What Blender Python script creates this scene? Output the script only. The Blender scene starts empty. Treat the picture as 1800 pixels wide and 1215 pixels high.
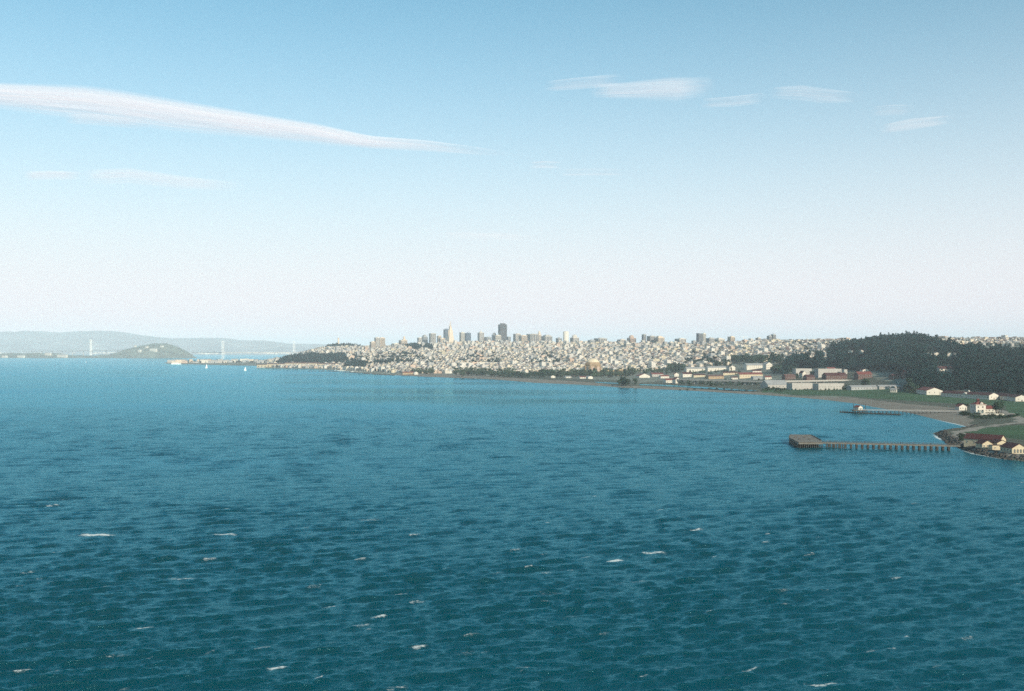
import bpy, math, random
import numpy as np
rnd = random.Random(11)
rng = np.random.default_rng(5)
R = math.radians
scene = bpy.context.scene
col = scene.collection
# ------------------------------------------------------------------ camera
F, CX, HY, CAMZ = 1750.0, 900.0, 617.0, 75.0      # focal length and horizon in pixels of the 1800 px photograph
cam_d = bpy.data.cameras.new('camera')
cam = bpy.data.objects.new('camera', cam_d)
col.objects.link(cam)
cam_d.sensor_width = 36.0
cam_d.lens = 36.0 * F / 1800.0
cam_d.shift_y = (HY - 607.5) / 1800.0
cam_d.clip_start = 1.0
cam_d.clip_end = 150000.0
cam.location = (0, 0, CAMZ)
cam.rotation_euler = (R(90), 0, 0)
scene.camera = cam
# ------------------------------------------------------------------ sun and sky (sun low in the west, behind the camera to the right)
SUN_REL, SUN_EL = R(150), R(26)      # clockwise from the view direction, elevation
sd = (math.sin(SUN_REL) * math.cos(SUN_EL), math.cos(SUN_REL) * math.cos(SUN_EL), math.sin(SUN_EL))
sun_d = bpy.data.lights.new('sun', 'SUN')
sun_d.energy = 4.2
sun_d.angle = R(0.5)
sun_d.color = (1.0, 0.86, 0.70)
sun = bpy.data.objects.new('sun', sun_d)
col.objects.link(sun)
from mathutils import Vector, noise as mnoise
sun.rotation_euler = Vector(sd).to_track_quat('Z', 'Y').to_euler()
SKY_TINT = (0.36, 0.78, 0.73, 1)
HORIZON = (4.85, 4.46, 4.70, 1)
world = bpy.data.worlds.new('World')
scene.world = world
world.use_nodes = True
wt = world.node_tree
wt.nodes.clear()
wo = wt.nodes.new('ShaderNodeOutputWorld')
wb = wt.nodes.new('ShaderNodeBackground')
sky = wt.nodes.new('ShaderNodeTexSky')
sky.sky_type = 'NISHITA'
sky.sun_disc = False
sky.sun_elevation = SUN_EL
sky.sun_rotation = SUN_REL
sky.air_density = 1.0
sky.dust_density = 1.4
sky.ozone_density = 2.0
wb.inputs['Strength'].default_value = 0.145
# thin maritime haze: the sky whitens evenly towards the horizon all round
wtc = wt.nodes.new('ShaderNodeTexCoord')
wsp = wt.nodes.new('ShaderNodeSeparateXYZ')
wt.links.new(wtc.outputs['Generated'], wsp.inputs[0])
def wmath(op, a, b=None):
    n = wt.nodes.new('ShaderNodeMath'); n.operation = op
    for i, v in enumerate((a, b)):
        if v is None: continue
        if isinstance(v, (int, float)): n.inputs[i].default_value = v
        else: wt.links.new(v, n.inputs[i])
    return n.outputs[0]
wz = wmath('MAXIMUM', wsp.outputs['Z'], 0.0)
wfac = wmath('EXPONENT', wmath('MULTIPLY', wmath('POWER', wmath('DIVIDE', wz, 0.215), 1.7), -1.0))
wtint = wt.nodes.new('ShaderNodeMix'); wtint.data_type = 'RGBA'; wtint.blend_type = 'MULTIPLY'
wtint.inputs['Factor'].default_value = 1.0
wtint.inputs[7].default_value = SKY_TINT
wt.links.new(sky.outputs[0], wtint.inputs[6])
wmx = wt.nodes.new('ShaderNodeMix'); wmx.data_type = 'RGBA'
wmx.inputs[7].default_value = HORIZON
wt.links.new(wfac, wmx.inputs['Factor'])
wt.links.new(wtint.outputs[2], wmx.inputs[6])
wt.links.new(wmx.outputs[2], wb.inputs[0])
wt.links.new(wb.outputs[0], wo.inputs[0])
scene.view_settings.view_transform = 'Standard'
scene.view_settings.look = 'None'
scene.view_settings.gamma = 1.0
scene.view_settings.exposure = 0.5
scene.view_settings.use_curve_mapping = False
scene.render.engine = 'CYCLES'
cy = scene.cycles
cy.use_denoising = False
cy.max_bounces = 5
cy.diffuse_bounces = 2
cy.glossy_bounces = 2
cy.transmission_bounces = 2
cy.transparent_max_bounces = 12
cy.volume_bounces = 1
cy.use_adaptive_sampling = True
cy.adaptive_threshold = 0.01

# ------------------------------------------------------------------ materials
def links(nt, a, b):
    nt.links.new(a, b)

def material(name, color, rough=0.8, var=0.0, scale=0.2, bump=0.0, attr=None, rand=0.0, spec=0.3, metal=0.0, coat_detail=4):
    m = bpy.data.materials.new(name)
    m.use_nodes = True
    nt = m.node_tree
    b = nt.nodes['Principled BSDF']
    b.inputs['Base Color'].default_value = (*color, 1)
    b.inputs['Roughness'].default_value = rough
    b.inputs['Specular IOR Level'].default_value = spec
    b.inputs['Metallic'].default_value = metal
    src = None
    if attr:
        an = nt.nodes.new('ShaderNodeAttribute')
        an.attribute_name = attr
        src = an.outputs['Color']
    if var > 0 or bump > 0:
        tc = nt.nodes.new('ShaderNodeTexCoord')
        nz = nt.nodes.new('ShaderNodeTexNoise')
        nz.inputs['Scale'].default_value = scale
        nz.inputs['Detail'].default_value = coat_detail
        nz.inputs['Roughness'].default_value = 0.65
        links(nt, tc.outputs['Object'], nz.inputs['Vector'])
        if var > 0:
            mr = nt.nodes.new('ShaderNodeMapRange')
            mr.inputs['From Min'].default_value = 0.3
            mr.inputs['From Max'].default_value = 0.7
            mr.inputs['To Min'].default_value = 1 - var
            mr.inputs['To Max'].default_value = 1 + var
            links(nt, nz.outputs['Fac'], mr.inputs['Value'])
            mx = nt.nodes.new('ShaderNodeMix')
            mx.data_type = 'RGBA'
            mx.blend_type = 'MULTIPLY'
            mx.inputs['Factor'].default_value = 1.0
            if src is not None:
                links(nt, src, mx.inputs[6])
            else:
                mx.inputs[6].default_value = (*color, 1)
            links(nt, mr.outputs[0], mx.inputs[7])
            src = mx.outputs[2]
        if bump > 0:
            bp = nt.nodes.new('ShaderNodeBump')
            bp.inputs['Strength'].default_value = 0.6
            bp.inputs['Distance'].default_value = bump
            links(nt, nz.outputs['Fac'], bp.inputs['Height'])
            links(nt, bp.outputs[0], b.inputs['Normal'])
    if rand > 0:
        oi = nt.nodes.new('ShaderNodeObjectInfo')
        hs = nt.nodes.new('ShaderNodeHueSaturation')
        mr = nt.nodes.new('ShaderNodeMapRange')
        mr.inputs['To Min'].default_value = 1 - rand
        mr.inputs['To Max'].default_value = 1 + rand
        links(nt, oi.outputs['Random'], mr.inputs['Value'])
        links(nt, mr.outputs[0], hs.inputs['Value'])
        if src is not None:
            links(nt, src, hs.inputs['Color'])
        else:
            hs.inputs['Color'].default_value = (*color, 1)
        src = hs.outputs[0]
    if src is not None:
        links(nt, src, b.inputs['Base Color'])
    return m

def big_mesh(name, verts, faces, mats, attrs=None, matidx=None, smooth=False, link=True):
    """mesh from numpy arrays: verts (n,3), faces (m,k) of one size k or a list of arrays"""
    me = bpy.data.meshes.new(name)
    verts = np.asarray(verts, dtype=np.float32)
    if not isinstance(faces, list):
        faces = [faces]
    faces = [f for f in faces if len(f)]
    if not faces:
        me.vertices.add(len(verts))
        me.vertices.foreach_set('co', verts.reshape(-1))
        for k, (dom, typ, data) in (attrs or {}).items():
            me.attributes.new(k, typ, dom).data.foreach_set('vector' if typ == 'FLOAT_VECTOR' else 'value', np.asarray(data, np.float32).reshape(-1))
        o = bpy.data.objects.new(name, me)
        col.objects.link(o)
        return o
    loops = np.concatenate([f.reshape(-1) for f in faces]).astype(np.int32)
    sizes = np.concatenate([np.full(len(f), f.shape[1], np.int32) for f in faces])
    starts = np.concatenate([[0], np.cumsum(sizes)[:-1]]).astype(np.int32)
    me.vertices.add(len(verts))
    me.vertices.foreach_set('co', verts.reshape(-1))
    me.loops.add(len(loops))
    me.loops.foreach_set('vertex_index', loops)
    me.polygons.add(len(sizes))
    me.polygons.foreach_set('loop_start', starts)
    me.polygons.foreach_set('loop_total', sizes)
    for m in mats:
        me.materials.append(m)
    if matidx is not None:
        me.polygons.foreach_set('material_index', np.asarray(matidx, np.int32))
    me.polygons.foreach_set('use_smooth', np.full(len(sizes), smooth))
    for k, (dom, typ, data) in (attrs or {}).items():
        a = me.attributes.new(k, typ, dom)
        if typ == 'FLOAT':
            a.data.foreach_set('value', np.asarray(data, np.float32))
        elif typ == 'FLOAT_VECTOR':
            a.data.foreach_set('vector', np.asarray(data, np.float32).reshape(-1))
        else:
            d = np.asarray(data, np.float32)
            if d.shape[1] == 3:
                d = np.concatenate([d, np.ones((len(d), 1), np.float32)], 1)
            a.data.foreach_set('color', d.reshape(-1))
    me.update(calc_edges=True)
    if not link:
        return me
    o = bpy.data.objects.new(name, me)
    col.objects.link(o)
    return o

def tag(o, label=None, cat=None, group=None, kind=None):
    if label: o['label'] = label
    if cat: o['category'] = cat
    if group: o['group'] = group
    if kind: o['kind'] = kind
    return o

# ------------------------------------------------------------------ where things stand: sight lines meet the ground
def flat(px, py, z=0.0):
    """point at height z that the photograph shows at px, py"""
    Y = F * (CAMZ - z) / (py - HY)
    return ((px - CX) / F * Y, Y, z)

SHORE = [(462, 646.8), (560, 649), (600, 652), (640, 656), (690, 659.5), (760, 663), (860, 666.5), (940, 673), (1000, 675.5), (1040, 677.5), (1100, 682), (1200, 686),
         (1300, 692), (1350, 695), (1410, 699.5), (1450, 703), (1500, 709), (1550, 718), (1600, 726), (1640, 736), (1690, 747), (1704, 751), (1694, 754.5), (1668, 758), (1645, 762),
         (1650, 767), (1660, 774), (1670, 781.5), (1685, 786), (1701, 792.5), (1717, 798), (1760, 806), (1800, 811), (1900, 825), (2300, 870)]
poly = [flat(*p)[:2] for p in SHORE]
poly += [(7500, 2200), (7500, 9500), (-1600, 9500), ((520 - CX) / F * 8200, 8200), ((400 - CX) / F * 7600, 7600), ((305 - CX) / F * 6900, 6900), ((288 - CX) / F * 6200, 6200), ((300 - CX) / F * 5720, 5720),
         ((350 - CX) / F * 5500, 5500), ((420 - CX) / F * 5150, 5150), ((455 - CX) / F * 5000, 5000)]
poly = np.array(poly)

def shore_dist(x, y):
    """signed distance to the shoreline, positive on land"""
    x = np.asarray(x, float); y = np.asarray(y, float)
    d2 = np.full(x.shape, 1e18); inside = np.zeros(x.shape, bool)
    n = len(poly)
    for i in range(n):
        ax, ay = poly[i]; bx, by = poly[(i + 1) % n]
        ex, ey = bx - ax, by - ay
        t = np.clip(((x - ax) * ex + (y - ay) * ey) / (ex * ex + ey * ey), 0, 1)
        dx, dy = x - ax - t * ex, y - ay - t * ey
        d2 = np.minimum(d2, dx * dx + dy * dy)
        if ay != by:
            cr = ((ay > y) != (by > y)) & (x < ex * (y - ay) / (by - ay) + ax)
            inside ^= cr
    return np.where(inside, 1, -1) * np.sqrt(d2)

# height profiles along sight lines: px -> (distance, height in metres, or ('p', the pixel row that ground shows at))
p_ = lambda Y, py: (Y, CAMZ - (py - HY) * Y / F)
PROFILES = {
    280: [(4000, 3), (9500, 3)],
    455: [(4000, 3), (9500, 4)],
    482: [(4470, 3), (4600, 5), (6000, 6), (9500, 6)],
    500: [(4450, 3), p_(4570, 634), p_(4750, 630), (5200, 35), (6500, 20), (9500, 10)],
    540: [(4440, 3), p_(4560, 635), p_(4750, 629), p_(5200, 628), p_(6000, 625), p_(6600, 619), (9000, 30)],
    570: [(4400, 3), p_(4560, 635), p_(4750, 629), p_(5500, 624), p_(6300, 615), p_(6600, 611), p_(7500, 616), (9500, 30)],
    595: [(4250, 3), p_(4500, 636), p_(4750, 629), p_(5500, 622), p_(6300, 612), p_(6600, 608), p_(7500, 613), (9500, 50)],
    620: [(3950, 3), p_(4300, 640), p_(4700, 631), p_(5300, 622), p_(6200, 612), p_(6600, 609), p_(7500, 614), (9500, 50)],
    650: [(3650, 3), p_(4100, 642), p_(4600, 632), p_(5200, 622), p_(5800, 614), p_(6300, 612), p_(7500, 615), (9500, 50)],
    690: [(3250, 3), (3600, 3), p_(4300, 634), p_(5000, 622), p_(5600, 612), p_(6200, 611), (9500, 60)],
    740: [(2950, 3), (3400, 3), p_(4200, 634), p_(5000, 619), p_(5800, 608), p_(6500, 610), (9500, 60)],
    800: [(2800, 3), (3400, 3), p_(4000, 636), p_(5000, 618), p_(6000, 605.5), p_(7000, 606), (9500, 70)],
    900: [(2650, 3), (3300, 3), p_(3900, 636), p_(5000, 616), p_(6000, 604.5), p_(7000, 606), (9500, 70)],
    1000: [(2400, 3), (3150, 3), p_(3700, 640), p_(4800, 617), p_(5600, 606), p_(7000, 608), (9500, 70)],
    1100: [(2150, 3), (3000, 4), p_(3500, 640), p_(4500, 617), p_(5200, 606), p_(7000, 609), (9500, 70)],
    1200: [(1950, 3), (2800, 5), p_(3300, 640), p_(4200, 617), p_(4800, 608.5), p_(6500, 612), (9500, 70)],
    1300: [(1750, 3), (2500, 6), p_(3000, 640), p_(3800, 616), p_(4500, 604.5), p_(6500, 609), (9500, 70)],
    1350: [(1700, 3), (2400, 7), p_(2900, 638), p_(3600, 615), p_(4200, 602), p_(6500, 608), (9500, 70)],
    1420: [(1600, 3), (2250, 9), p_(2700, 638), p_(3400, 615), p_(3900, 601.5), p_(6000, 608), (9500, 70)],
    1480: [(1550, 3), (2150, 10), p_(2500, 640), p_(2900, 620), p_(3200, 611), p_(3700, 601), p_(6000, 606), (9500, 70)],
    1540: [(1500, 3), (2050, 10), p_(2400, 637), p_(2750, 613), p_(3000, 602), p_(3500, 602), p_(4500, 605), (9500, 70)],
    1590: [(1450, 3), (1950, 9), p_(2300, 636), p_(2700, 606), p_(2950, 598.5), p_(3300, 600), p_(4500, 603), (9500, 70)],
    1640: [(1400, 3), (1720, 6), p_(1880, 662), p_(2300, 632), p_(2700, 610), p_(2950, 603), p_(3600, 599.5), p_(4500, 602), (9500, 70)],
    1700: [(1350, 3), (1640, 4), p_(1760, 668), p_(2100, 642), p_(2600, 619), p_(3200, 607.5), p_(3700, 598.5), p_(4500, 602), (9500, 70)],
    1760: [(1300, 3), (1570, 4), p_(1660, 680), p_(1800, 662), p_(2300, 636), p_(2800, 613), p_(3300, 606.5), p_(3800, 598.5), p_(5000, 602), (9500, 70)],
    1830: [(1250, 3), (1530, 4), p_(1620, 680), p_(1760, 660), p_(2300, 634), p_(2800, 613), p_(3300, 607), p_(3800, 599.5), p_(5000, 602), (9500, 70)],
    2300: [(1150, 3), (1400, 4), p_(1620, 676), p_(1760, 655), p_(2300, 630), p_(2800, 613), p_(3300, 607), p_(3800, 600), p_(5000, 602), (9500, 70)],
}
YG = np.linspace(500, 9500, 1801)
PXK = np.array(sorted(PROFILES))
HT = np.array([np.interp(YG, [a for a, b in PROFILES[k]], [b for a, b in PROFILES[k]]) for k in PXK])
ker = np.ones(17) / 17                                    # round the profile's corners a little
HT = np.array([np.convolve(np.pad(r, 8, mode='edge'), ker, 'valid') for r in HT])
PXF = np.arange(280, 2301, 5.0)
HF = np.array([[0.0]] * len(PXF)) + 0.0
HF = np.array([np.interp(PXF, PXK, HT[:, j]) for j in range(HT.shape[1])]).T
k2 = np.ones(7) / 7
HF = np.apply_along_axis(lambda c: np.convolve(np.pad(c, 3, mode='edge'), k2, 'valid'), 0, HF)

def hill(x, y):
    x = np.asarray(x, float); y = np.asarray(y, float)
    px = np.clip(CX + F * x / np.maximum(y, 1), PXF[0], PXF[-1] - 1e-6)
    fi = (px - PXF[0]) / 5.0
    fj = (np.clip(y, 500, 9499.9) - 500) / 5.0
    i = fi.astype(int); j = fj.astype(int)
    a = fi - i; b = fj - j
    return (HF[i, j] * (1 - a) * (1 - b) + HF[i + 1, j] * a * (1 - b) + HF[i, j + 1] * (1 - a) * b + HF[i + 1, j + 1] * a * b)

def ground(x, y):
    x = np.asarray(x, float); y = np.asarray(y, float)
    d = shore_dist(x, y)
    h = hill(x, y)
    steep = np.where((y < 980) | (y > 3900), 0.42, 0.07)
    rim = np.where(d > 0, 0.15 + d * steep, d * 0.12)
    return np.where(d > 0, np.minimum(h, rim), np.maximum(rim, -3.0))

def gz(x, y):
    return float(ground(np.array([x]), np.array([y]))[0])

RAYS = np.concatenate([np.arange(600, 3000, 2.0), np.arange(3000, 9400, 5.0)])
def spot(px, py, ymin=600, ymax=9300):
    """where the sight line through px, py first meets the ground"""
    ys = RAYS[(RAYS >= ymin) & (RAYS <= ymax)]
    xs = (px - CX) / F * ys
    zr = CAMZ - (py - HY) / F * ys
    g = ground(xs, ys)
    hit = np.nonzero(zr <= g)[0]
    k = hit[0] if len(hit) else int(np.argmin(zr - g))
    return (float(xs[k]), float(ys[k]), float(g[k]))

def on(px, Y):
    x = (px - CX) / F * Y
    return (x, Y, gz(x, Y))

# ------------------------------------------------------------------ water: one sheet with real waves near the bridge
COLS = 800
us = np.linspace(-0.60, 0.60, COLS)
ys = [190.0]
while ys[-1] < 1350:
    Y = ys[-1]
    ys.append(Y + min(max(Y * Y / 124000.0, 0.3), 2.4))
while ys[-1] < 60000:
    ys.append(ys[-1] * 1.022 + 0.5)
ys = np.array(ys)
dY = np.gradient(ys)
YY, UU = np.meshgrid(ys, us, indexing='ij')
XX = UU * YY
ZZ = np.zeros_like(XX)
DX = np.zeros_like(XX); DYY = np.zeros_like(XX)
wr = np.random.default_rng(3)
near = ys < 1400
nn = int(near.sum())
xn, yn = XX[:nn], YY[:nn]
gust = np.zeros_like(xn)
for i in range(9):
    a = wr.uniform(0, 2 * math.pi); L = wr.uniform(50, 260)
    gust += np.sin((xn * math.cos(a) * 0.6 + yn * math.sin(a)) * 2 * math.pi / L + wr.uniform(0, 6.3))
gust = np.clip(1.0 + gust * 0.05, 0.6, 1.35)
bands = [(26, 7.0, 12.0, 12, .040), (8, 12, 20, 12, .020), (46, 3.0, 7.0, 20, .056), (34, 1.6, 3.4, 34, .055)]   # count, shortest, longest, spread in degrees, steepness
for cnt, l0, l1, spread, st_ in bands:
    for i in range(cnt):
        lam = l0 * (l1 / l0) ** wr.random()
        ang = R(110) + wr.normal(0, R(spread))
        k = 2 * math.pi / lam
        amp = wr.uniform(0.55, 1.1) * st_ / k
        ph = (xn * math.cos(ang) + yn * math.sin(ang)) * k + wr.uniform(0, 2 * math.pi)
        fade = np.clip((lam / dY[:nn] - 2.0) / 2.0, 0, 1) * np.clip((lam / (ys[:nn] * 0.00188) - 2.0) / 2.0, 0, 1) * np.clip((1500 - ys[:nn]) / 700, 0, 1) ** (0.5 if lam < 9 else 1.0)
        w = amp * fade[:, None] * gust
        ZZ[:nn] += w * np.sin(ph)
        DX[:nn] += 1.0 * w * math.cos(ang) * np.cos(ph)
        DYY[:nn] += 1.0 * w * math.sin(ang) * np.cos(ph)
# whitecaps where the photograph shows them: px, py, width in px, strength
CAPS = [(170, 941, 62, 1.0), (394, 941, 50, .8), (322, 1018, 66, .62), (407, 895, 26, .9), (92, 889, 22, .8), (388, 869, 16, .7), (650, 914, 52, .5), (729, 941, 22, .8), (821, 917, 24, .6),
        (634, 984, 26, .7), (705, 1045, 24, 1.0), (580, 1067, 30, .6), (636, 1100, 44, .55), (490, 1175, 36, .9), (880, 1024, 18, .9), (930, 1000, 16, .8), (962, 919, 14, .9), (1082, 986, 30, 1.0),
        (1150, 973, 46, .85), (1160, 897, 20, .7), (1225, 931, 26, .8), (1002, 1003, 14, .8), (1122, 1022, 40, .45), (866, 871, 16, .6), (905, 827, 6, .9), (790, 857, 10, .6), (540, 940, 50, .4),
        (1450, 1203, 70, .8), (1700, 1123, 40, .5), (50, 1007, 26, .6), (60, 1020, 40, .4), (970, 1043, 60, .4), (820, 1148, 50, .4), (205, 1155, 50, .4), (1480, 905, 14, .6), (1340, 860, 10, .5), (1003, 1085, 34, .4),
        (260, 880, 40, .4), (470, 820, 20, .45), (845, 775, 26, .5), (1272, 716, 8, .6), (1030, 870, 12, .6), (1440, 945, 18, .5), (1500, 1010, 24, .35), (750, 890, 30, .4)]
for _ in range(130):                                       # many more small broken crests
    py_ = 790 + 420 * wr.random() ** 1.3
    CAPS.append((wr.uniform(-40, 1840), py_, wr.uniform(7, 26) * (.6 + (py_ - 790) / 420), wr.uniform(.36, .8)))
foam = np.zeros_like(XX)
for px, py, w, s in CAPS:
    cx_, cy_, _ = flat(px, py)
    rx = w / F * cy_ * 0.55
    ry = min(max(0.8, 2.2 * cy_ / 480), rx * 0.42) * (1.0 if s > 0.55 else 1.9)
    i0, i1 = np.searchsorted(ys, [cy_ - 6 * ry, cy_ + 6 * ry])
    dx = (XX[i0:i1] - cx_) / rx
    dy = (YY[i0:i1] - cy_ - 0.10 * (XX[i0:i1] - cx_) - 0.6 * np.sin((XX[i0:i1] - cx_) * 0.9)) / ry
    g = np.exp(-(dx * dx) ** 2 - dy * dy) * s
    foam[i0:i1] = np.maximum(foam[i0:i1], g)
    ZZ[i0:i1] += g * 0.35
crest = np.clip((ZZ[:nn] - 0.86) / 0.5, 0, 1) * np.clip((gust - 1.0) / 0.2, 0, 1)
foam[:nn] = np.maximum(foam[:nn], crest * 0.55)
m = (YY > 600) & (YY < 6000) & (UU > -0.36)
sdist = np.full(XX.shape, -99.0)
sdist[m] = shore_dist(XX[m], YY[m])
surf = np.where((sdist > -9) & (sdist < 3), np.exp(-((sdist + 2.0) / 3.0) ** 2), 0) * (YY < 1900) * (0.55 + 0.3 * np.sin(XX * 0.05) + 0.25 * np.sin(XX * .21))
foam = np.maximum(foam, surf * 1.5 * (YY < 1340))
calm = np.where(sdist > -60, np.clip(-sdist / 60, 0.25, 1), 1.0)
ZZ *= calm
wv = np.stack([XX + DX, YY + DYY, ZZ], -1).reshape(-1, 3)
nr = len(ys)
ii = np.arange(nr * COLS).reshape(nr, COLS)
wf = np.stack([ii[:-1, :-1], ii[:-1, 1:], ii[1:, 1:], ii[1:, :-1]], -1).reshape(-1, 4)
# the same sheet goes on round the sides and behind the camera
ex = []
ef = []
base = len(wv)
aR = math.atan2(0.60, 1)
edge = [ii[:, -1], ii[:, 0]]
angs = np.linspace(aR, 2 * math.pi - aR, 15)
rad = ys[::12] * math.hypot(1, 0.60)
rowsel = list(range(0, nr, 12))
ring = np.array([[(r_ * math.sin(a), r_ * math.cos(a), 0.0) for r_ in rad] for a in angs[1:-1]])
ridx = base + np.arange(ring.shape[0] * ring.shape[1]).reshape(ring.shape[:2])
allc = np.concatenate([ii[rowsel, -1][None], ridx, ii[rowsel, 0][None]], 0)
rf = np.stack([allc[:-1, :-1], allc[1:, :-1], allc[1:, 1:], allc[:-1, 1:]], -1).reshape(-1, 4)
cen = base + ring.shape[0] * ring.shape[1]
tris = [[cen, allc[i + 1, 0], allc[i, 0]] for i in range(allc.shape[0] - 1)]
tris += [[cen, ii[0, i + 1], ii[0, i]] for i in range(COLS - 1)]
wv = np.concatenate([wv, ring.reshape(-1, 3), [[0, 0, 0]]])
wfoam = np.concatenate([foam.reshape(-1), np.zeros(len(wv) - foam.size)])

wm = bpy.data.materials.new('sea_water')
wm.use_nodes = True
nt = wm.node_tree
nt.nodes.remove(nt.nodes['Principled BSDF'])
body = nt.nodes.new('ShaderNodeBsdfDiffuse')
gloss = nt.nodes.new('ShaderNodeBsdfGlossy')
gloss.inputs['Color'].default_value = (0.27, 0.685, 0.82, 1)
fres = nt.nodes.new('ShaderNodeFresnel')
fres.inputs['IOR'].default_value = 1.33
wmix = nt.nodes.new('ShaderNodeMixShader')
nt.links.new(fres.outputs[0], wmix.inputs[0])
nt.links.new(body.outputs[0], wmix.inputs[1])
nt.links.new(gloss.outputs[0], wmix.inputs[2])
nt.links.new(wmix.outputs[0], nt.nodes['Material Output'].inputs['Surface'])
tc = nt.nodes.new('ShaderNodeTexCoord')
def wnoise(sx, sy, rot, detail, rough=0.6):
    mp = nt.nodes.new('ShaderNodeMapping')
    mp.inputs['Scale'].default_value = (sx, sy, 1)
    mp.inputs['Rotation'].default_value = (0, 0, rot)
    nt.links.new(tc.outputs['Object'], mp.inputs['Vector'])
    n = nt.nodes.new('ShaderNodeTexNoise')
    n.inputs['Scale'].default_value = 1
    n.inputs['Detail'].default_value = detail
    n.inputs['Roughness'].default_value = rough
    nt.links.new(mp.outputs[0], n.inputs['Vector'])
    return n.outputs['Fac']
def math_(op, a, b_=None, clamp=False):
    n = nt.nodes.new('ShaderNodeMath'); n.operation = op; n.use_clamp = clamp
    for i, v in enumerate((a, b_)):
        if v is None: continue
        if isinstance(v, (int, float)): n.inputs[i].default_value = v
        else: nt.links.new(v, n.inputs[i])
    return n.outputs[0]
rip = wnoise(0.34, 0.95, R(-16), 6, 0.70)
chop = wnoise(0.05, 0.14, R(-16), 4, 0.6)
swell = wnoise(0.007, 0.02, R(-6), 3, 0.55)
patch = wnoise(0.0016, 0.0042, R(-14), 4, 0.6)
bp1 = nt.nodes.new('ShaderNodeBump'); bp1.inputs['Distance'].default_value = 0.6; bp1.inputs['Strength'].default_value = 0.6
nt.links.new(rip, bp1.inputs['Height'])
bp2 = nt.nodes.new('ShaderNodeBump'); bp2.inputs['Distance'].default_value = 1.5; bp2.inputs['Strength'].default_value = 0.5
nt.links.new(chop, bp2.inputs['Height'])
nt.links.new(bp2.outputs[0], bp1.inputs['Normal'])
bp3 = nt.nodes.new('ShaderNodeBump'); bp3.inputs['Distance'].default_value = 0.5; bp3.inputs['Strength'].default_value = 0.25
nt.links.new(swell, bp3.inputs['Height'])
nt.links.new(bp3.outputs[0], bp2.inputs['Normal'])
upw = nt.nodes.new('ShaderNodeCombineXYZ')                  # light scattered up from below does not follow each ripple's tilt
upw.inputs[2].default_value = 1.0
nt.links.new(upw.outputs[0], body.inputs['Normal'])
for n_ in (gloss, fres):
    nt.links.new(bp1.outputs[0], n_.inputs['Normal'])
rr = nt.nodes.new('ShaderNodeMapRange')
rr.inputs['From Min'].default_value = 0.32; rr.inputs['From Max'].default_value = 0.68
rr.inputs['To Min'].default_value = 0.05; rr.inputs['To Max'].default_value = 0.24
nt.links.new(patch, rr.inputs['Value'])
nt.links.new(rr.outputs[0], gloss.inputs['Roughness'])
deep = nt.nodes.new('ShaderNodeMix'); deep.data_type = 'RGBA'
deep.inputs[6].default_value = (0.0003, 0.059, 0.077, 1)
deep.inputs[7].default_value = (0.0005, 0.070, 0.089, 1)
nt.links.new(rr.outputs[0], deep.inputs['Factor'])
fa = nt.nodes.new('ShaderNodeAttribute'); fa.attribute_name = 'foam'
fn = wnoise(0.9, 1.5, 0.1, 6, 0.8)
f1 = math_('MULTIPLY', fa.outputs['Fac'], 1.4)
f2 = math_('ADD', f1, math_('MULTIPLY', math_('SUBTRACT', fn, 0.5), 3.2))
f3 = nt.nodes.new('ShaderNodeMapRange'); f3.interpolation_type = 'SMOOTHSTEP'
f3.inputs['From Min'].default_value = 0.55; f3.inputs['From Max'].default_value = 1.35
nt.links.new(f2, f3.inputs['Value'])
f4 = math_('MULTIPLY', f3.outputs[0], math_('MULTIPLY', fa.outputs['Fac'], 2.2, True), True)
cm = nt.nodes.new('ShaderNodeMix'); cm.data_type = 'RGBA'
nt.links.new(f4, cm.inputs['Factor'])
nt.links.new(deep.outputs[2], cm.inputs[6])
cm.inputs[7].default_value = (0.68, 0.70, 0.68, 1)
nt.links.new(cm.outputs[2], body.inputs['Color'])
nt.links.new(math_('MULTIPLY', math_('SUBTRACT', 1.0, f4), fres.outputs[0]), wmix.inputs[0])
water = big_mesh('water', wv, [wf, rf, np.array(tris)], [wm], {'foam': ('POINT', 'FLOAT', wfoam)}, smooth=True)
tag(water, 'choppy deep teal bay water with scattered whitecaps', kind='structure')

# ------------------------------------------------------------------ land: ground sheet split into ground, beach, lawn and path by what covers it
pxs = np.concatenate([np.arange(285, 460, 3.0), np.arange(460, 1340, 2.0), np.arange(1340, 1830, 1.2), np.arange(1830, 2300, 8.0)])
gy = [640.0]
while gy[-1] < 9300:
    gy.append(gy[-1] * (1.0042 if gy[-1] < 2700 else 1.0075))
gy = np.array(gy)
GY, GP = np.meshgrid(gy, pxs, indexing='ij')
GX = (GP - CX) / F * GY
SDG = shore_dist(GX, GY)
GZ = ground(GX, GY)
nz_ = np.array([mnoise.noise((x * .004, y * .004, 0)) for x, y in zip(GX[::4, ::4].ravel(), GY[::4, ::4].ravel())]).reshape(GX[::4, ::4].shape)
rough_ = np.repeat(np.repeat(nz_, 4, 0), 4, 1)[:GX.shape[0], :GX.shape[1]]
GZ = GZ + np.where(SDG > 60, rough_ * np.clip((GZ - 8) / 20, 0, 1) * 3.0, 0)
def inpoly(x, y, P):
    r_ = np.zeros(x.shape, bool)
    for i in range(len(P)):
        ax, ay = P[i]; bx, by = P[(i + 1) % len(P)]
        if ay != by:
            r_ ^= ((ay > y) != (by > y)) & (x < (bx - ax) * (y - ay) / (by - ay) + ax)
    return r_
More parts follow.
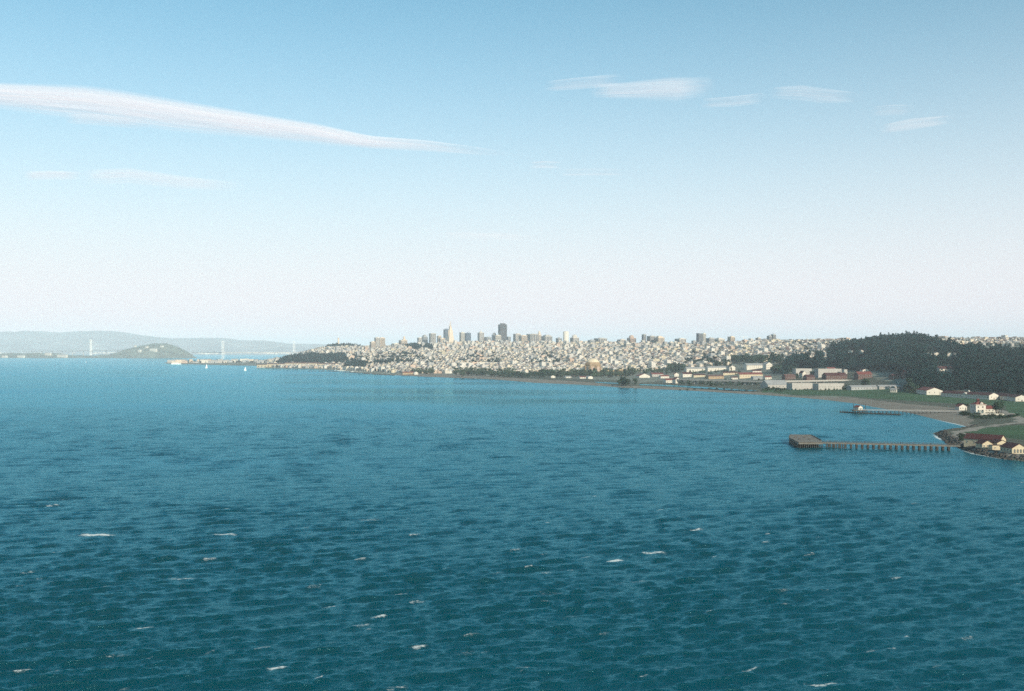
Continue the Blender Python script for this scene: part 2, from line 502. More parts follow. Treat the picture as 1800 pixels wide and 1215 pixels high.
def linedist(x, y, P):
    d = np.full(x.shape, 1e9)
    for (ax, ay), (bx, by) in zip(P[:-1], P[1:]):
        ex_, ey_ = bx - ax, by - ay
        t = np.clip(((x - ax) * ex_ + (y - ay) * ey_) / (ex_ ** 2 + ey_ ** 2), 0, 1)
        d = np.minimum(d, np.hypot(x - ax - t * ex_, y - ay - t * ey_))
    return d
W3 = lambda P: [flat(a, b_, 3.0)[:2] for a, b_ in P]
cxm = (GX[:-1, :-1] + GX[1:, 1:]) / 2; cym = (GY[:-1, :-1] + GY[1:, 1:]) / 2
cxm = cxm + 2.2 * np.sin(cym * .13 + 1.3 * np.sin(cxm * .11)) + 1.1 * np.sin(cym * .41 + cxm * .3)
cym = cym + 3.0 * np.sin(cxm * .09 + 1.7 * np.sin(cym * .05)) + 1.6 * np.sin(cxm * .27 + 2) + rng.normal(0, .8, cym.shape)
dm = (SDG[:-1, :-1] + SDG[1:, 1:]) / 2
LAWN_TOP = [(1338, 689.5), (1346, 686), (1400, 684.5), (1480, 686), (1560, 688), (1600, 691), (1660, 696), (1740, 703), (1800, 707.5), (2100, 730)]
LAWN_LOW = [(2100, 746), (1800, 738), (1774, 733), (1766, 713), (1700, 711), (1660, 708.5), (1560, 702.5), (1500, 697.8), (1400, 693.7), (1352, 689.5)]
lawn = inpoly(cxm, cym, W3(LAWN_TOP + LAWN_LOW))
lawn |= inpoly(cxm, cym, W3([(1697, 757), (1720, 753.5), (1790, 747.5), (1800, 749), (2100, 752), (2100, 790), (1800, 774), (1765, 768), (1702, 763)]))
lawn |= inpoly(cxm, cym, W3([(1686, 766), (1694, 762.5), (1704, 766), (1703, 777), (1697, 778), (1690, 773)]))
PATH_LINE = W3([(1684, 781), (1680, 772), (1682, 764.5), (1693, 757.5), (1720, 751.5), (1745, 748.5), (1785, 744.5), (1797, 741), (1796, 735.5), (1785, 731), (1770, 726), (1757, 722), (1740, 718)])
path = linedist(cxm, cym, PATH_LINE) < np.where(cym < 900, 5.5, 5.0)
path |= inpoly(cxm, cym, W3([(1674, 767), (1682, 761), (1690, 764), (1697, 776), (1725, 786), (1800, 801), (2000, 826), (2000, 834), (1800, 806), (1717, 791.5), (1686, 783), (1676, 779)]))
path &= dm > 2.5
SAND_TOP = [(700, 655.5), (860, 660), (900, 664), (940, 666.5), (1000, 669.5), (1100, 677.5), (1200, 681.2), (1300, 687), (1350, 690), (1400, 694.7), (1500, 699.3), (1560, 706), (1600, 711), (1660, 715), (1692, 719.5), (1706, 735), (1712, 752)]
sand = inpoly(cxm, cym, W3(SAND_TOP) + [flat(1712, 760, 0)[:2], flat(1640, 742, 0)[:2], flat(1550, 722, 0)[:2], flat(1450, 708, 0)[:2], flat(1300, 697, 0)[:2], flat(1100, 687, 0)[:2], flat(940, 678, 0)[:2], flat(690, 664, 0)[:2]]) & (cym > 955)
zone = np.zeros(cxm.shape, int)
scrub = (cym < 1560) & (dm > 0)
scrub |= inpoly(cxm, cym, W3([(1120, 674), (1190, 668), (1345, 671), (1500, 672), (1600, 684), (1600, 692), (1400, 685), (1338, 690), (1290, 686.5), (1120, 678.5)]))
scrub |= inpoly(cxm, cym, W3([(820, 660), (950, 663), (1110, 670), (1120, 679), (1040, 673.5), (940, 668), (860, 662.5)]))
zone[scrub] = 4; zone[sand] = 1; zone[lawn] = 2; zone[path] = 3
keep = dm > -14
vid = np.arange(GX.size).reshape(GX.shape)
gf = np.stack([vid[:-1, :-1], vid[:-1, 1:], vid[1:, 1:], vid[1:, :-1]], -1)
allv = np.stack([GX, GY, GZ], -1).reshape(-1, 3)
def sub_land(name, sel, mat, **kw):
    f = gf[sel & keep]
    used, inv = np.unique(f.reshape(-1), return_inverse=True)
    return tag(big_mesh(name, allv[used], inv.reshape(-1, 4), [mat], smooth=True), kind='structure', **kw)
M = {}
M['ground'] = material('city_ground', (0.135, 0.14, 0.11), 0.95, 0.45, 0.02, 0, coat_detail=8)
M['sand'] = material('damp_sand', (0.165, 0.14, 0.11), 0.9, 0.25, 0.03, 0, coat_detail=8)
M['lawn'] = material('mown_grass', (0.024, 0.064, 0.018), 0.95, 0.35, 0.02, 0, coat_detail=9)
M['path'] = material('pale_gravel', (0.215, 0.19, 0.16), 0.9, 0.15, 0.1, 0)
sub_land('ground', zone == 0, M['ground'])
sub_land('beach', zone == 1, M['sand'], label='curving grey sand beach along the bay')
sub_land('lawn', zone == 2, M['lawn'], label='long flat green lawn behind the beach')
M['scrub'] = material('dune_scrub', (0.058, 0.062, 0.040), 0.95, 0.5, 0.06, 0, coat_detail=9)
sub_land('dune_scrub', zone == 4, M['scrub'], label='dark scrubby ground behind the beach')
sub_land('path', zone == 3, M['path'], label='pale gravel shore path bending round the point')
# ------------------------------------------------------------------ haze: one closed box of even air
hz = bpy.data.materials.new('haze_air')
hz.use_nodes = True
nt2 = hz.node_tree
nt2.nodes.clear()
ho = nt2.nodes.new('ShaderNodeOutputMaterial')
pv = nt2.nodes.new('ShaderNodeVolumePrincipled')
pv.inputs['Color'].default_value = (0.80, 0.90, 1.0, 1)
pv.inputs['Density'].default_value = 4.7e-5
pv.inputs['Anisotropy'].default_value = -0.16
nt2.links.new(pv.outputs[0], ho.inputs['Volume'])
hx, hy, z0, z1 = 62000.0, 62000.0, -4.0, 600.0
hv = np.array([(x, y, z) for z in (z0, z1) for y in (-hy, hy) for x in (-hx, hx)])
hf = np.array([(0, 2, 3, 1), (4, 5, 7, 6), (0, 1, 5, 4), (2, 6, 7, 3), (0, 4, 6, 2), (1, 3, 7, 5)])
haze = big_mesh('haze', hv, hf, [hz])
tag(haze, kind='stuff')
# ------------------------------------------------------------------ mesh helpers
class MB:
    def __init__(s):
        s.v = []; s.f = []; s.m = []; s.mi = 0
    def quad(s, *p):
        n = len(s.v); s.v += [tuple(q) for q in p]; s.f.append(tuple(range(n, n + len(p)))); s.m.append(s.mi)
        return s
    def box(s, cx, cy, z0, sx, sy, h, bottom=False, rot=0.0):
        c, sn = math.cos(rot), math.sin(rot)
        P = []
        for z in (z0, z0 + h):
            for x, y in ((-sx / 2, -sy / 2), (sx / 2, -sy / 2), (sx / 2, sy / 2), (-sx / 2, sy / 2)):
                P.append((cx + x * c - y * sn, cy + x * sn + y * c, z))
        n = len(s.v); s.v += P
        F_ = [(0, 1, 5, 4), (1, 2, 6, 5), (2, 3, 7, 6), (3, 0, 4, 7), (4, 5, 6, 7)]
        if bottom: F_.append((3, 2, 1, 0))
        for f in F_:
            s.f.append(tuple(n + i for i in f)); s.m.append(s.mi)
        return s
    def lathe(s, cx, cy, prof, n=12, capped=True):
        """prof: list of (radius, z) from bottom to top"""
        b0 = len(s.v)
        for r_, z in prof:
            for i in range(n):
                a = 2 * math.pi * i / n
                s.v.append((cx + r_ * math.cos(a), cy + r_ * math.sin(a), z))
        for j in range(len(prof) - 1):
            for i in range(n):
                a, b_ = b0 + j * n + i, b0 + j * n + (i + 1) % n
                s.f.append((a, b_, b_ + n, a + n)); s.m.append(s.mi)
        if capped:
            s.f.append(tuple(b0 + (len(prof) - 1) * n + i for i in range(n))); s.m.append(s.mi)
        return s
    def tube(s, a, b_, r_, n=5, r2=None):
        a = Vector(a); b_ = Vector(b_)
        d = (b_ - a).normalized()
        u = d.orthogonal().normalized(); w = d.cross(u)
        b0 = len(s.v)
        for p, rr_ in ((a, r_), (b_, r_ if r2 is None else r2)):
            for i in range(n):
                t = 2 * math.pi * i / n
                s.v.append(tuple(p + (u * math.cos(t) + w * math.sin(t)) * rr_))
        for i in range(n):
            s.f.append((b0 + i, b0 + (i + 1) % n, b0 + n + (i + 1) % n, b0 + n + i)); s.m.append(s.mi)
        s.f.append(tuple(b0 + n + i for i in range(n))); s.m.append(s.mi)
        s.f.append(tuple(b0 + n - 1 - i for i in range(n))); s.m.append(s.mi)
        return s
    def prism(s, pts, z0, z1):
        n = len(pts); b0 = len(s.v)
        s.v += [(x, y, z0) for x, y in pts] + [(x, y, z1) for x, y in pts]
        for i in range(n):
            s.f.append((b0 + i, b0 + (i + 1) % n, b0 + n + (i + 1) % n, b0 + n + i)); s.m.append(s.mi)
        s.f.append(tuple(b0 + n + i for i in range(n))); s.m.append(s.mi)
        return s
    def mesh(s, name, mats, smooth=False):
        me = bpy.data.meshes.new(name)
        me.from_pydata(s.v, [], s.f)
        for m_ in (mats if isinstance(mats, (list, tuple)) else [mats]):
            me.materials.append(m_)
        me.polygons.foreach_set('material_index', s.m)
        if smooth: me.polygons.foreach_set('use_smooth', [True] * len(s.f))
        me.update()
        return me

def put(name, me, parent=None, loc=(0, 0, 0), rz=0.0, scale=None):
    o = bpy.data.objects.new(name, me)
    col.objects.link(o)
    o.location = loc
    o.rotation_euler = (0, 0, rz)
    if scale: o.scale = scale
    if parent: o.parent = parent
    return o

def thing(name, label, cat, loc, rz=0.0, group=None):
    return tag(put(name, None, None, loc, rz), label, cat, group)

def dup(root, loc, rz, label=None, scale=None):
    r_ = root.copy(); col.objects.link(r_)
    r_.location = loc; r_.rotation_euler = (0, 0, rz)
    if scale: r_.scale = scale
    if label: r_['label'] = label
    for ch in list(root.children):
        c = ch.copy(); col.objects.link(c); c.parent = r_
        for g in list(ch.children):
            d = g.copy(); col.objects.link(d); d.parent = c
    return r_

# ------------------------------------------------------------------ materials of built things
M['white'] = material('white_wall', (0.55, 0.50, 0.43), 0.85, 0.10, 0.3)
M['cream'] = material('cream_wall', (0.46, 0.38, 0.265), 0.85, 0.10, 0.3)
M['pale'] = material('pale_concrete', (0.35, 0.325, 0.30), 0.9, 0.12, 0.1)
M['grey'] = material('grey_concrete', (0.30, 0.30, 0.30), 0.9, 0.15, 0.1)
M['tan'] = material('tan_stone', (0.33, 0.23, 0.14), 0.9, 0.14, 0.1)
M['dome'] = material('weathered_dome', (0.56, 0.46, 0.33), 0.8, 0.12, 0.1)
M['dark'] = material('dark_granite', (0.075, 0.07, 0.075), 0.5, 0.10, 0.1)
M['bluegrey'] = material('blue_grey_glass', (0.12, 0.15, 0.20), 0.35, 0.10, 0.1)
M['tower'] = material('tower_stone', (0.50, 0.45, 0.40), 0.85, 0.10, 0.05)
M['warm'] = material('warm_stone', (0.55, 0.44, 0.34), 0.85, 0.10, 0.05)
M['pinkish'] = material('brownish_stone', (0.40, 0.29, 0.23), 0.85, 0.10, 0.05)
M['red_roof'] = material('red_tile_roof', (0.145, 0.040, 0.032), 0.85, 0.25, 0.5)
M['maroon'] = material('maroon_roof', (0.06, 0.018, 0.017), 0.85, 0.25, 0.5)
M['brick'] = material('brick_red_wall', (0.105, 0.055, 0.046), 0.9, 0.2, 0.3)
M['grey_roof'] = material('grey_roof', (0.24, 0.24, 0.24), 0.85, 0.2, 0.2)
M['glass'] = material('window_glass', (0.03, 0.035, 0.045), 0.15, 0, spec=0.5)
M['trim'] = material('window_trim', (0.6, 0.57, 0.5), 0.7)
M['timber'] = material('weathered_timber', (0.085, 0.068, 0.052), 0.95, 0.35, 0.6)
M['deck'] = material('pier_deck', (0.15, 0.135, 0.115), 0.9, 0.25, 0.5)
M['pile'] = material('wet_pile', (0.045, 0.04, 0.035), 0.8, 0.3, 0.8)
M['rock'] = material('riprap_rock', (0.055, 0.050, 0.045), 0.9, 0.4, 0.4)
M['bark'] = material('tree_bark', (0.06, 0.045, 0.035), 0.95, 0.3, 1.0)
M['leaf'] = material('dark_leaves', (0.030, 0.052, 0.030), 0.8, 0.35, 0.35, rand=0.35, spec=0.15)
M['leaf2'] = material('grey_green_leaves', (0.045, 0.066, 0.036), 0.8, 0.35, 0.35, rand=0.35, spec=0.15)
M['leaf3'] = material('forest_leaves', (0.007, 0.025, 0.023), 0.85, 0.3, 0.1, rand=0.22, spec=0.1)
M['shrub'] = material('shrub_leaves', (0.028, 0.045, 0.024), 0.85, 0.4, 0.5, rand=0.3, spec=0.1)
M['skin'] = material('skin', (0.45, 0.28, 0.2), 0.7)
M['cloth'] = material('clothing', (0.06, 0.07, 0.10), 0.9, rand=0.9)
M['hull'] = material('white_hull', (0.8, 0.8, 0.78), 0.4)
M['sail'] = material('sail_cloth', (0.85, 0.84, 0.82), 0.8)
M['steel'] = material('pale_steel', (0.66, 0.66, 0.65), 0.6)
M['road'] = material('asphalt', (0.06, 0.06, 0.06), 0.9, 0.15, 0.2)
M['red'] = material('red_paint', (0.35, 0.05, 0.04), 0.6)

# ------------------------------------------------------------------ buildings
def windows_on(root, w, h, pts, frame=True, name='window'):
    """pts: (x, y, z, angle): window centre on a wall whose outward normal is the local -Y turned by angle"""
    b_ = MB()
    b_.mi = 0
    b_.box(0, -0.03, -h / 2, w, 0.14, h, True)
    b_.mi = 1
    b_.box(0, -0.14, h / 2, w + .3, 0.16, 0.18, True).box(0, -0.14, -h / 2 - .18, w + .3, 0.2, 0.18, True)
    b_.box(0, -0.11, -h / 2, 0.12, 0.06, h, True)
    me = b_.mesh(name, [M['glass'], M['trim']])
    for x, y, z, a in pts:
        put(name, me, root, (x, y, z), a)

def gable_house(name, label, cat, loc, rz, W, L, H, RH, wall='white', roof='red_roof', group=None, front_windows=0, side_windows=0, door=True, ww=1.0, wh=1.3, over=0.5, rows=1, sink=1.5):
    """W across the gable (front faces local -Y), L along the ridge, H to the eaves, RH above them"""
    t = thing(name, label, cat, loc, rz, group)
    b_ = MB()
    x, y = W / 2, L / 2
    b_.quad((-x, -y, -sink), (x, -y, -sink), (x, -y, H), (0, -y, H + RH), (-x, -y, H))
    b_.quad((x, y, -sink), (-x, y, -sink), (-x, y, H), (0, y, H + RH), (x, y, H))
    b_.quad((x, -y, -sink), (x, y, -sink), (x, y, H), (x, -y, H))
    b_.quad((-x, y, -sink), (-x, -y, -sink), (-x, -y, H), (-x, y, H))
    put('wall', b_.mesh('wall', M[wall]), t)
    r_ = MB()
    s_ = RH / x
    xo, yo = x + over, y + over * 0.6
    for sg in (-1, 1):
        a = [(sg * xo, -yo, H - over * s_), (0, -yo, H + RH), (0, yo, H + RH), (sg * xo, yo, H - over * s_)]
        if sg > 0: a = a[::-1]
        up = [(p[0], p[1], p[2] + 0.30) for p in a]
        lo = [(p[0], p[1], p[2] + 0.02) for p in a]
        r_.quad(*up[::-1])
        r_.quad(*lo)
        for i in range(4):
            j = (i + 1) % 4
            r_.quad(lo[j], lo[i], up[i], up[j])
    put('roof', r_.mesh('roof', M[roof]), t)
    pts = []
    for k in range(rows):
        z = H * (k + 0.55) / rows
        for i in range(front_windows):
            pts.append((-x + W * (i + 0.5) / front_windows, -y, z, 0))
        for i in range(side_windows):
            pts.append((-x, -y + L * (i + 0.5) / side_windows, z, R(-90)))
            pts.append((x, -y + L * (i + 0.5) / side_windows, z, R(90)))
    if pts: windows_on(t, ww, wh, pts)
    if door:
        put('door', MB().box(0, 0, 0, min(1.4, W * .2), 0.12, min(2.3, H * .7), True).mesh('door', M['timber']), t, (W * 0.02 if front_windows % 2 == 0 else W / max(front_windows, 1), -y - .02, 0))
    return t

def flat_building(name, label, cat, loc, rz, W, L, H, wall='white', group=None, cols_=0, rows=0, cap='grey_roof', ww=1.2, wh=1.4, sides=True, parapet=True, sink=3):
    t = thing(name, label, cat, loc, rz, group)
    put('wall', MB().box(0, 0, -sink, W, L, H + sink).mesh('wall', M[wall]), t)
    r_ = MB()
    r_.mi = 0
    r_.box(0, 0, H + .004, W - .6, L - .6, 0.25)
    if parapet:
        r_.mi = 1
        for sx, sy, cx_, cy_ in ((W + .2, .35, 0, -L / 2), (W + .2, .35, 0, L / 2), (.35, L - .5, -W / 2, 0), (.35, L - .5, W / 2, 0)):
            r_.box(cx_, cy_, H + .006, sx, sy, .7, True)
    put('roof', r_.mesh('roof', [M[cap], M[wall]]), t)
    pts = []
    for k in range(rows):
        z = H * (k + 0.5) / rows
        for i in range(cols_):
            pts.append((-W / 2 + W * (i + .5) / cols_, -L / 2, z, 0))
        if sides:
            n = max(1, int(cols_ * L / W))
            for i in range(min(n, 14)):
                pts.append((-W / 2, -L / 2 + L * (i + .5) / min(n, 14), z, R(-90)))
    if pts: windows_on(t, ww, wh, pts)
    return t

# ---- the point and its cream buildings (nearest land, right edge)
def near(px, py, z=None):
    x, y, g = spot(px, py, 600, 1900)
    return (x, y, g if z is None else z)
gable_house('shore_house', 'long cream hall with dark maroon roof, longest building on the near point', 'house', near(1731, 784), R(42), 10.5, 27, 5.2, 3.4, 'cream', 'maroon', 'cream buildings on the near point', 2, 5, ww=.9, wh=1.2)
gable_house('shore_house', 'small cream gabled house in front of the long maroon roofed hall', 'house', near(1730, 788), R(2), 7.8, 10, 3.6, 2.3, 'cream', 'maroon', 'cream buildings on the near point', 3, 2, ww=.8, wh=1.3)
gable_house('shore_house', 'cream gabled cottage beside the long hall, behind a low flat annex', 'house', near(1756, 788), R(2), 8.0, 10, 4.2, 2.0, 'cream', 'maroon', 'cream buildings on the near point', 0, 0, door=False)
flat_building('annex', 'low cream annex with two small windows between the two near gabled houses', 'house', near(1751, 791), R(0), 8.5, 6, 3.2, 'cream', 'cream buildings on the near point', 2, 1, cap='maroon', ww=.8, wh=.9, sides=False, parapet=False)
th = gable_house('shore_house', 'cream gabled house with four arched windows at the right edge of the seawall', 'house', near(1781, 796), R(4), 10.5, 15, 3.9, 2.9, 'cream', 'maroon', 'cream buildings on the near point', 0, 4, door=False, ww=1.0, wh=1.6)
ab = MB()
ab.mi = 0
def arch(b_, w, h, y):
    pts = [(-w / 2, 0), (w / 2, 0), (w / 2, h - w / 2)] + [(w / 2 * math.cos(a), h - w / 2 + w / 2 * math.sin(a)) for a in np.linspace(0.3, math.pi - .3, 5)] + [(-w / 2, h - w / 2)]
    b_.quad(*[(x, y, z) for x, z in pts])
    n = len(pts)
    for i in range(n):
        (x1, z1), (x2, z2) = pts[i], pts[(i + 1) % n]
        b_.quad((x1, y, z1), (x1, 0, z1), (x2, 0, z2), (x2, y, z2))
arch(ab, 1.25, 2.5, -0.1)
ab.mi = 1
ab.box(0, -.13, 0, .1, .05, 2.4, True).box(0, -.13, 1.2, 1.2, .05, .1, True)
ame = ab.mesh('arched_window', [M['glass'], M['trim']])
for i in range(4):
    put('arched_window', ame, th, (-3.4 + i * 2.25, -7.5, 0.7))
put('plinth', MB().box(0, 0, -1.5, 11.2, 15.6, 1.7).mesh('plinth', M['pale']), th)

# ---- lifeboat station houses behind the beach
ms = thing('station_house', 'two storey white house with red hipped roof and small cupola', 'house', near(1719, 726), R(6), 'white houses behind the beach')
put('wall', MB().box(0, 0, -1.5, 12, 12, 11).mesh('wall', M['white']), ms)
hb = MB()
hb.mi = 1
hb.box(0, 0, 9.52, 13.6, 13.6, .5, True)
hb.mi = 0
for a, c in (((-6.6, -6.6), (6.6, -6.6)), ((6.6, -6.6), (6.6, 6.6)), ((6.6, 6.6), (-6.6, 6.6)), ((-6.6, 6.6), (-6.6, -6.6))):
    hb.quad((a[0], a[1], 10.03), (c[0], c[1], 10.03), (c[0] * .18, c[1] * .18, 13.2), (a[0] * .18, a[1] * .18, 13.2))
put('roof', hb.mesh('roof', [M['red_roof'], M['white']]), ms)
cu = MB(); cu.mi = 0
cu.box(0, 0, 12.6, 2.6, 2.6, 2.6)
cu.mi = 1
cu.lathe(0, 0, [(2.1, 15.2), (1.2, 16.1), (.1, 17.0)], 6)
put('cupola', cu.mesh('cupola', [M['maroon'], M['red_roof']]), ms)
windows_on(ms, 1.5, 1.7, [(-3.2, -6, 7.2, 0), (2.4, -6, 7.2, 0), (-3.2, -6, 3.2, 0), (2.4, -6, 3.2, 0), (-6, -2.5, 7, R(-90)), (-6, 2.5, 7, R(-90)), (-6, 0, 3.2, R(-90))])
dm_ = gable_house('dormer', None, None, (0, 0, 0), 0, 3.2, 3, 1.6, 1.0, 'white', 'red_roof', None, 1, 0, False, .9, .9, .2, sink=.8)
dm_.parent = ms; dm_.location = (1.2, -4.6, 10.3)
wing = gable_house('wing_house', 'lower white wing with red roof to the right of the cupola house', 'house', near(1741, 725), R(75), 9, 15, 4.6, 3.0, 'white', 'red_roof', 'white houses behind the beach', 2, 4, ww=1.0, wh=1.3)
gable_house('boat_house', 'small white gabled boathouse with red roof at the head of the thin pier', 'house', near(1689, 721), R(2), 9.5, 11, 4.6, 2.6, 'white', 'red_roof', 'white houses behind the beach', 3, 2, rows=1, ww=1.0, wh=1.3)
gw = thing('garden_wall', 'low white wall in front of the red roofed wing', 'wall', near(1745, 730), R(-18))
for i in range(5):
    put('panel', MB().box(0, 0, -.5, 4.0, .4, 2.4).mesh('panel', M['white']), gw, (-9.5 + i * 4.8, (i % 2) * .8, 0))
    put('post', MB().box(0, 0, -.5, .6, .6, 2.9).mesh('post', M['white']), gw, (-12 + i * 4.8, 0.4, 0))

# ---- long white sheds along the lawn
def windowed_shed(label, p0, p1, W, H, RH, n, wall='white', roof='maroon', front_windows=2, grp='white sheds along the lawn', mid=False):
    """a long shed from its far end p0 to its near gable p1 (pixel positions of the ground line)"""
    a = np.array(near(*p0)); c = np.array(near(*p1))
    d = c - a; L = float(np.hypot(d[0], d[1]))
    th_ = math.atan2(d[0], -d[1])
    m_ = (a + c) / 2
    t = gable_house('shed', label, 'shed', (m_[0], m_[1], m_[2]), th_, W, L, H, RH, wall, roof, grp, front_windows, 0, True, 1.1, 1.5)
    windows_on(t, 1.5, 1.7, [(-W / 2, -L / 2 + L * (i + .5) / n, H * .55, R(-90)) for i in range(n)])
    if mid:
        g = MB()
        g.quad((-W / 2 - .25, -5, -1), (-W / 2 - .25, 5, -1), (-W / 2 - .25, 5, H), (-W / 2 - .25, 0, H + 2.4), (-W / 2 - .25, -5, H))
        g.quad((-W / 2 - .25, -5, H), (-W / 2 - .25, 0, H + 2.4), (0, 0, H + 2.4), (0, -5, H)).quad((-W / 2 - .25, 0, H + 2.4), (-W / 2 - .25, 5, H), (0, 5, H), (0, 0, H + 2.4))
        put('cross_gable', g.mesh('cross_gable', M[wall]), t)
        put('cupola', MB().box(0, 0, H + RH - .3, 2.2, 2.2, 1.6).lathe(0, 0, [(1.9, H + RH + 1.3), (.1, H + RH + 2.6)], 4).mesh('cupola', M[wall]), t)
    return t
windowed_shed('white hangar with red roof and broad gable at the far left of the lawn sheds', (1624, 691.5), (1643, 694.5), 25, 6.5, 4.6, 8, 'white', 'red_roof', 3)
windowed_shed('longest white shed with a row of windows and a gable in its middle', (1662, 697), (1747, 702.6), 18, 6.0, 3.4, 18, 'white', 'maroon', 2, mid=True)
windowed_shed('white shed with low windows at the right edge behind the lawn', (1757, 701), (1796, 705.8), 17, 5.6, 3.2, 9, 'white', 'maroon', 2)
windowed_shed('small white shed with flat door front left of the red roofed hangar', (1566, 689.5), (1577, 689.8), 8, 4.5, 2.0, 3, 'white', 'grey_roof', 1)

# ------------------------------------------------------------------ the broad pier with its platform
pier = thing('pier', 'long concrete pier on square piles ending in a broad angled platform', 'pier', flat(1560, 782, 0), 0)
ox, oy, _ = pier.location
DZ = 4.0
pl = [flat(a, b_, DZ)[:2] for a, b_ in [(1386.5, 770), (1404, 779), (1446, 779), (1444, 774.5), (1427, 765.2), (1388, 765)]]
pl = [(x - ox, y - oy) for x, y in pl]
pm = MB(); pm.mi = 0
pm.prism(pl, DZ - 0.9, DZ)
put('platform', pm.mesh('platform', M['deck']), pier)
cenx = sum(p[0] for p in pl) / 6; ceny = sum(p[1] for p in pl) / 6
sk = [(cenx + (x - cenx) * .985, ceny + (y - ceny) * .985) for x, y in pl]
sm = MB()
for i in (5, 0):                                       # solid timber fender face on the seaward side
    a, c = sk[i], sk[(i + 1) % 6]
    sm.quad((a[0], a[1], -1.5), (c[0], c[1], -1.5), (c[0], c[1], DZ - .91), (a[0], a[1], DZ - .91))
put('fender_wall', sm.mesh('fender_wall', M['timber']), pier)
pile_me = MB().box(0, 0, -2.5, 1.5, 1.5, DZ + 1.55).mesh('pile', M['pile'])
cap_me = MB().box(0, 0, DZ - 1.35, 1.2, 6.4, .42, True).mesh('pile_cap', M['timber'])
thin_me = MB().lathe(0, 0, [(.35, -2.5), (.35, DZ - .92)], 8).mesh('pile', M['pile'])
for i in range(13):                                    # open colonnade under the front of the platform
    t_ = i / 12
    x = sk[1][0] + (sk[2][0] - sk[1][0]) * t_; y = sk[1][1] + (sk[2][1] - sk[1][1]) * t_
    put('pile', thin_me, pier, (x, y + .6, 0))
    put('pile', thin_me, pier, (x, y + 12, 0))
wa = np.array(flat(1444, 777.3, DZ)); wc = np.array(flat(1687, 782.9, DZ))
wd = wc - wa; wl = float(np.hypot(wd[0], wd[1])); wang = math.atan2(wd[1], wd[0])
wmid = (wa + wc) / 2
put('walkway', MB().box(0, 0, DZ - .9, wl, 6.0, .84, True).mesh('walkway', M['deck']), pier, (wmid[0] - ox, wmid[1] - oy, 0), wang)
for k in range(22):
    q = wa + wd * ((1457 + k * 10.05 - 1444) / (1687 - 1444))
    for s_ in (-2.2, 2.2):
        put('pile', pile_me, pier, (q[0] - ox - math.sin(wang) * s_, q[1] - oy + math.cos(wang) * s_, -.005), wang)
    put('pile_cap', cap_me, pier, (q[0] - ox, q[1] - oy, -.003), wang)
bw = MB()
for x in np.arange(0, 15, 1.5):
    bw.box(x, 0, -2, .8, .5, DZ + 1.08)
qb = wa + wd * 0.018
put('fender_piles', bw.mesh('fender_piles', M['pile']), pier, (qb[0] - ox + 1, qb[1] - oy - 3.05, 0), wang)
rail_post = MB().box(0, 0, DZ, .14, .14, 1.15).mesh('rail_post', M['timber'])
for s_ in (-2.85, 2.85):
    rb = MB()
    for z in (.55, 1.05):
        rb.box(0, 0, DZ + z, wl, .12, .12, True)
    put('handrail', rb.mesh('handrail', M['timber']), pier, (wmid[0] - ox - math.sin(wang) * s_, wmid[1] - oy + math.cos(wang) * s_, 0), wang)
    for k in range(0, 36):
        q = wa + wd * (k + .5) / 36
        put('rail_post', rail_post, pier, (q[0] - ox - math.sin(wang) * s_, q[1] - oy + math.cos(wang) * s_, 0), wang)
for i in range(6):
    if i == 2: continue
    a, c = Vector((*sk[i], 0)), Vector((*sk[(i + 1) % 6], 0))
    L = (c - a).length; an = math.atan2((c - a).y, (c - a).x); mm = (a + c) / 2
    put('kerb', MB().box(0, 0, DZ, L, .35, .55).mesh('kerb', M['timber']), pier, (mm.x, mm.y, 0), an)
for i in range(5):                                     # benches on the platform
    q = flat(1398 + i * 8, 769.5 + (i % 2) * 3, DZ)
    bn = thing('bench', 'dark timber bench on the broad pier platform', 'bench', (q[0], q[1], DZ), R(20 * i), 'benches on the pier platform')
    put('seat', MB().box(0, 0, .42, 2.4, .55, .08, True).mesh('seat', M['timber']), bn)
    put('backrest', MB().box(0, .3, .55, 2.4, .07, .45, True).mesh('backrest', M['timber']), bn)
    for x in (-1, 1):
        put('leg', MB().box(x, 0, 0, .12, .5, .42).mesh('leg', M['timber']), bn)

# ---- the thin pier with its boathouse, posts and floating breakwater
Z2 = 4.0
tp = thing('pier', 'thin pale pier running from the beach to a small white boathouse', 'pier', flat(1600, 727, 0))
ox, oy, _ = tp.location
a = np.array(flat(1507, 720.8, Z2)); c = np.array(flat(1690, 723.5, Z2)); d = c - a
L = float(np.hypot(d[0], d[1])); an = math.atan2(d[1], d[0]); mm = (a + c) / 2
put('deck', MB().box(0, 0, Z2 - .4, L, 2.6, .4, True).mesh('deck', M['grey']), tp, (mm[0] - ox, mm[1] - oy, 0), an)
hp = MB().lathe(0, 0, [(.3, -3), (.3, Z2 - .71)], 6).mesh('pile', M['pile'])
for k in range(26):
    q = a + d * (k + .5) / 26
    for s_ in (-1.3, 1.3):
        put('pile', hp, tp, (q[0] - ox, q[1] - oy + s_, 0))
rl = MB()
for s_ in (-1.2, 1.2):
    rl.box(0, s_, Z2 + 1.0, L, .12, .12, True).box(0, s_, Z2 + .5, L, .1, .1, True)
put('handrail', rl.mesh('handrail', M['pale']), tp, (mm[0] - ox, mm[1] - oy, 0), an)
q = flat(1509, 720.6, Z2)
put('landing', MB().box(0, 0, Z2 - .9, 16, 11, .88, True).mesh('landing', M['timber']), tp, (q[0] - ox + .5, q[1] - oy + 1, 0))
for x in (-6, -2, 2, 6):
    for y in (-4, 4):
        put('pile', hp, tp, (q[0] - ox + x, q[1] - oy + y, 0))
gable_house('pier_house', 'tiny white boathouse with red roof standing at the end of the thin pier', 'boathouse', (q[0], q[1] + .5, Z2), R(24), 6.2, 7.5, 3.3, 1.9, 'white', 'red_roof', None, 2, 2, ww=.9, wh=1.0, sink=0)
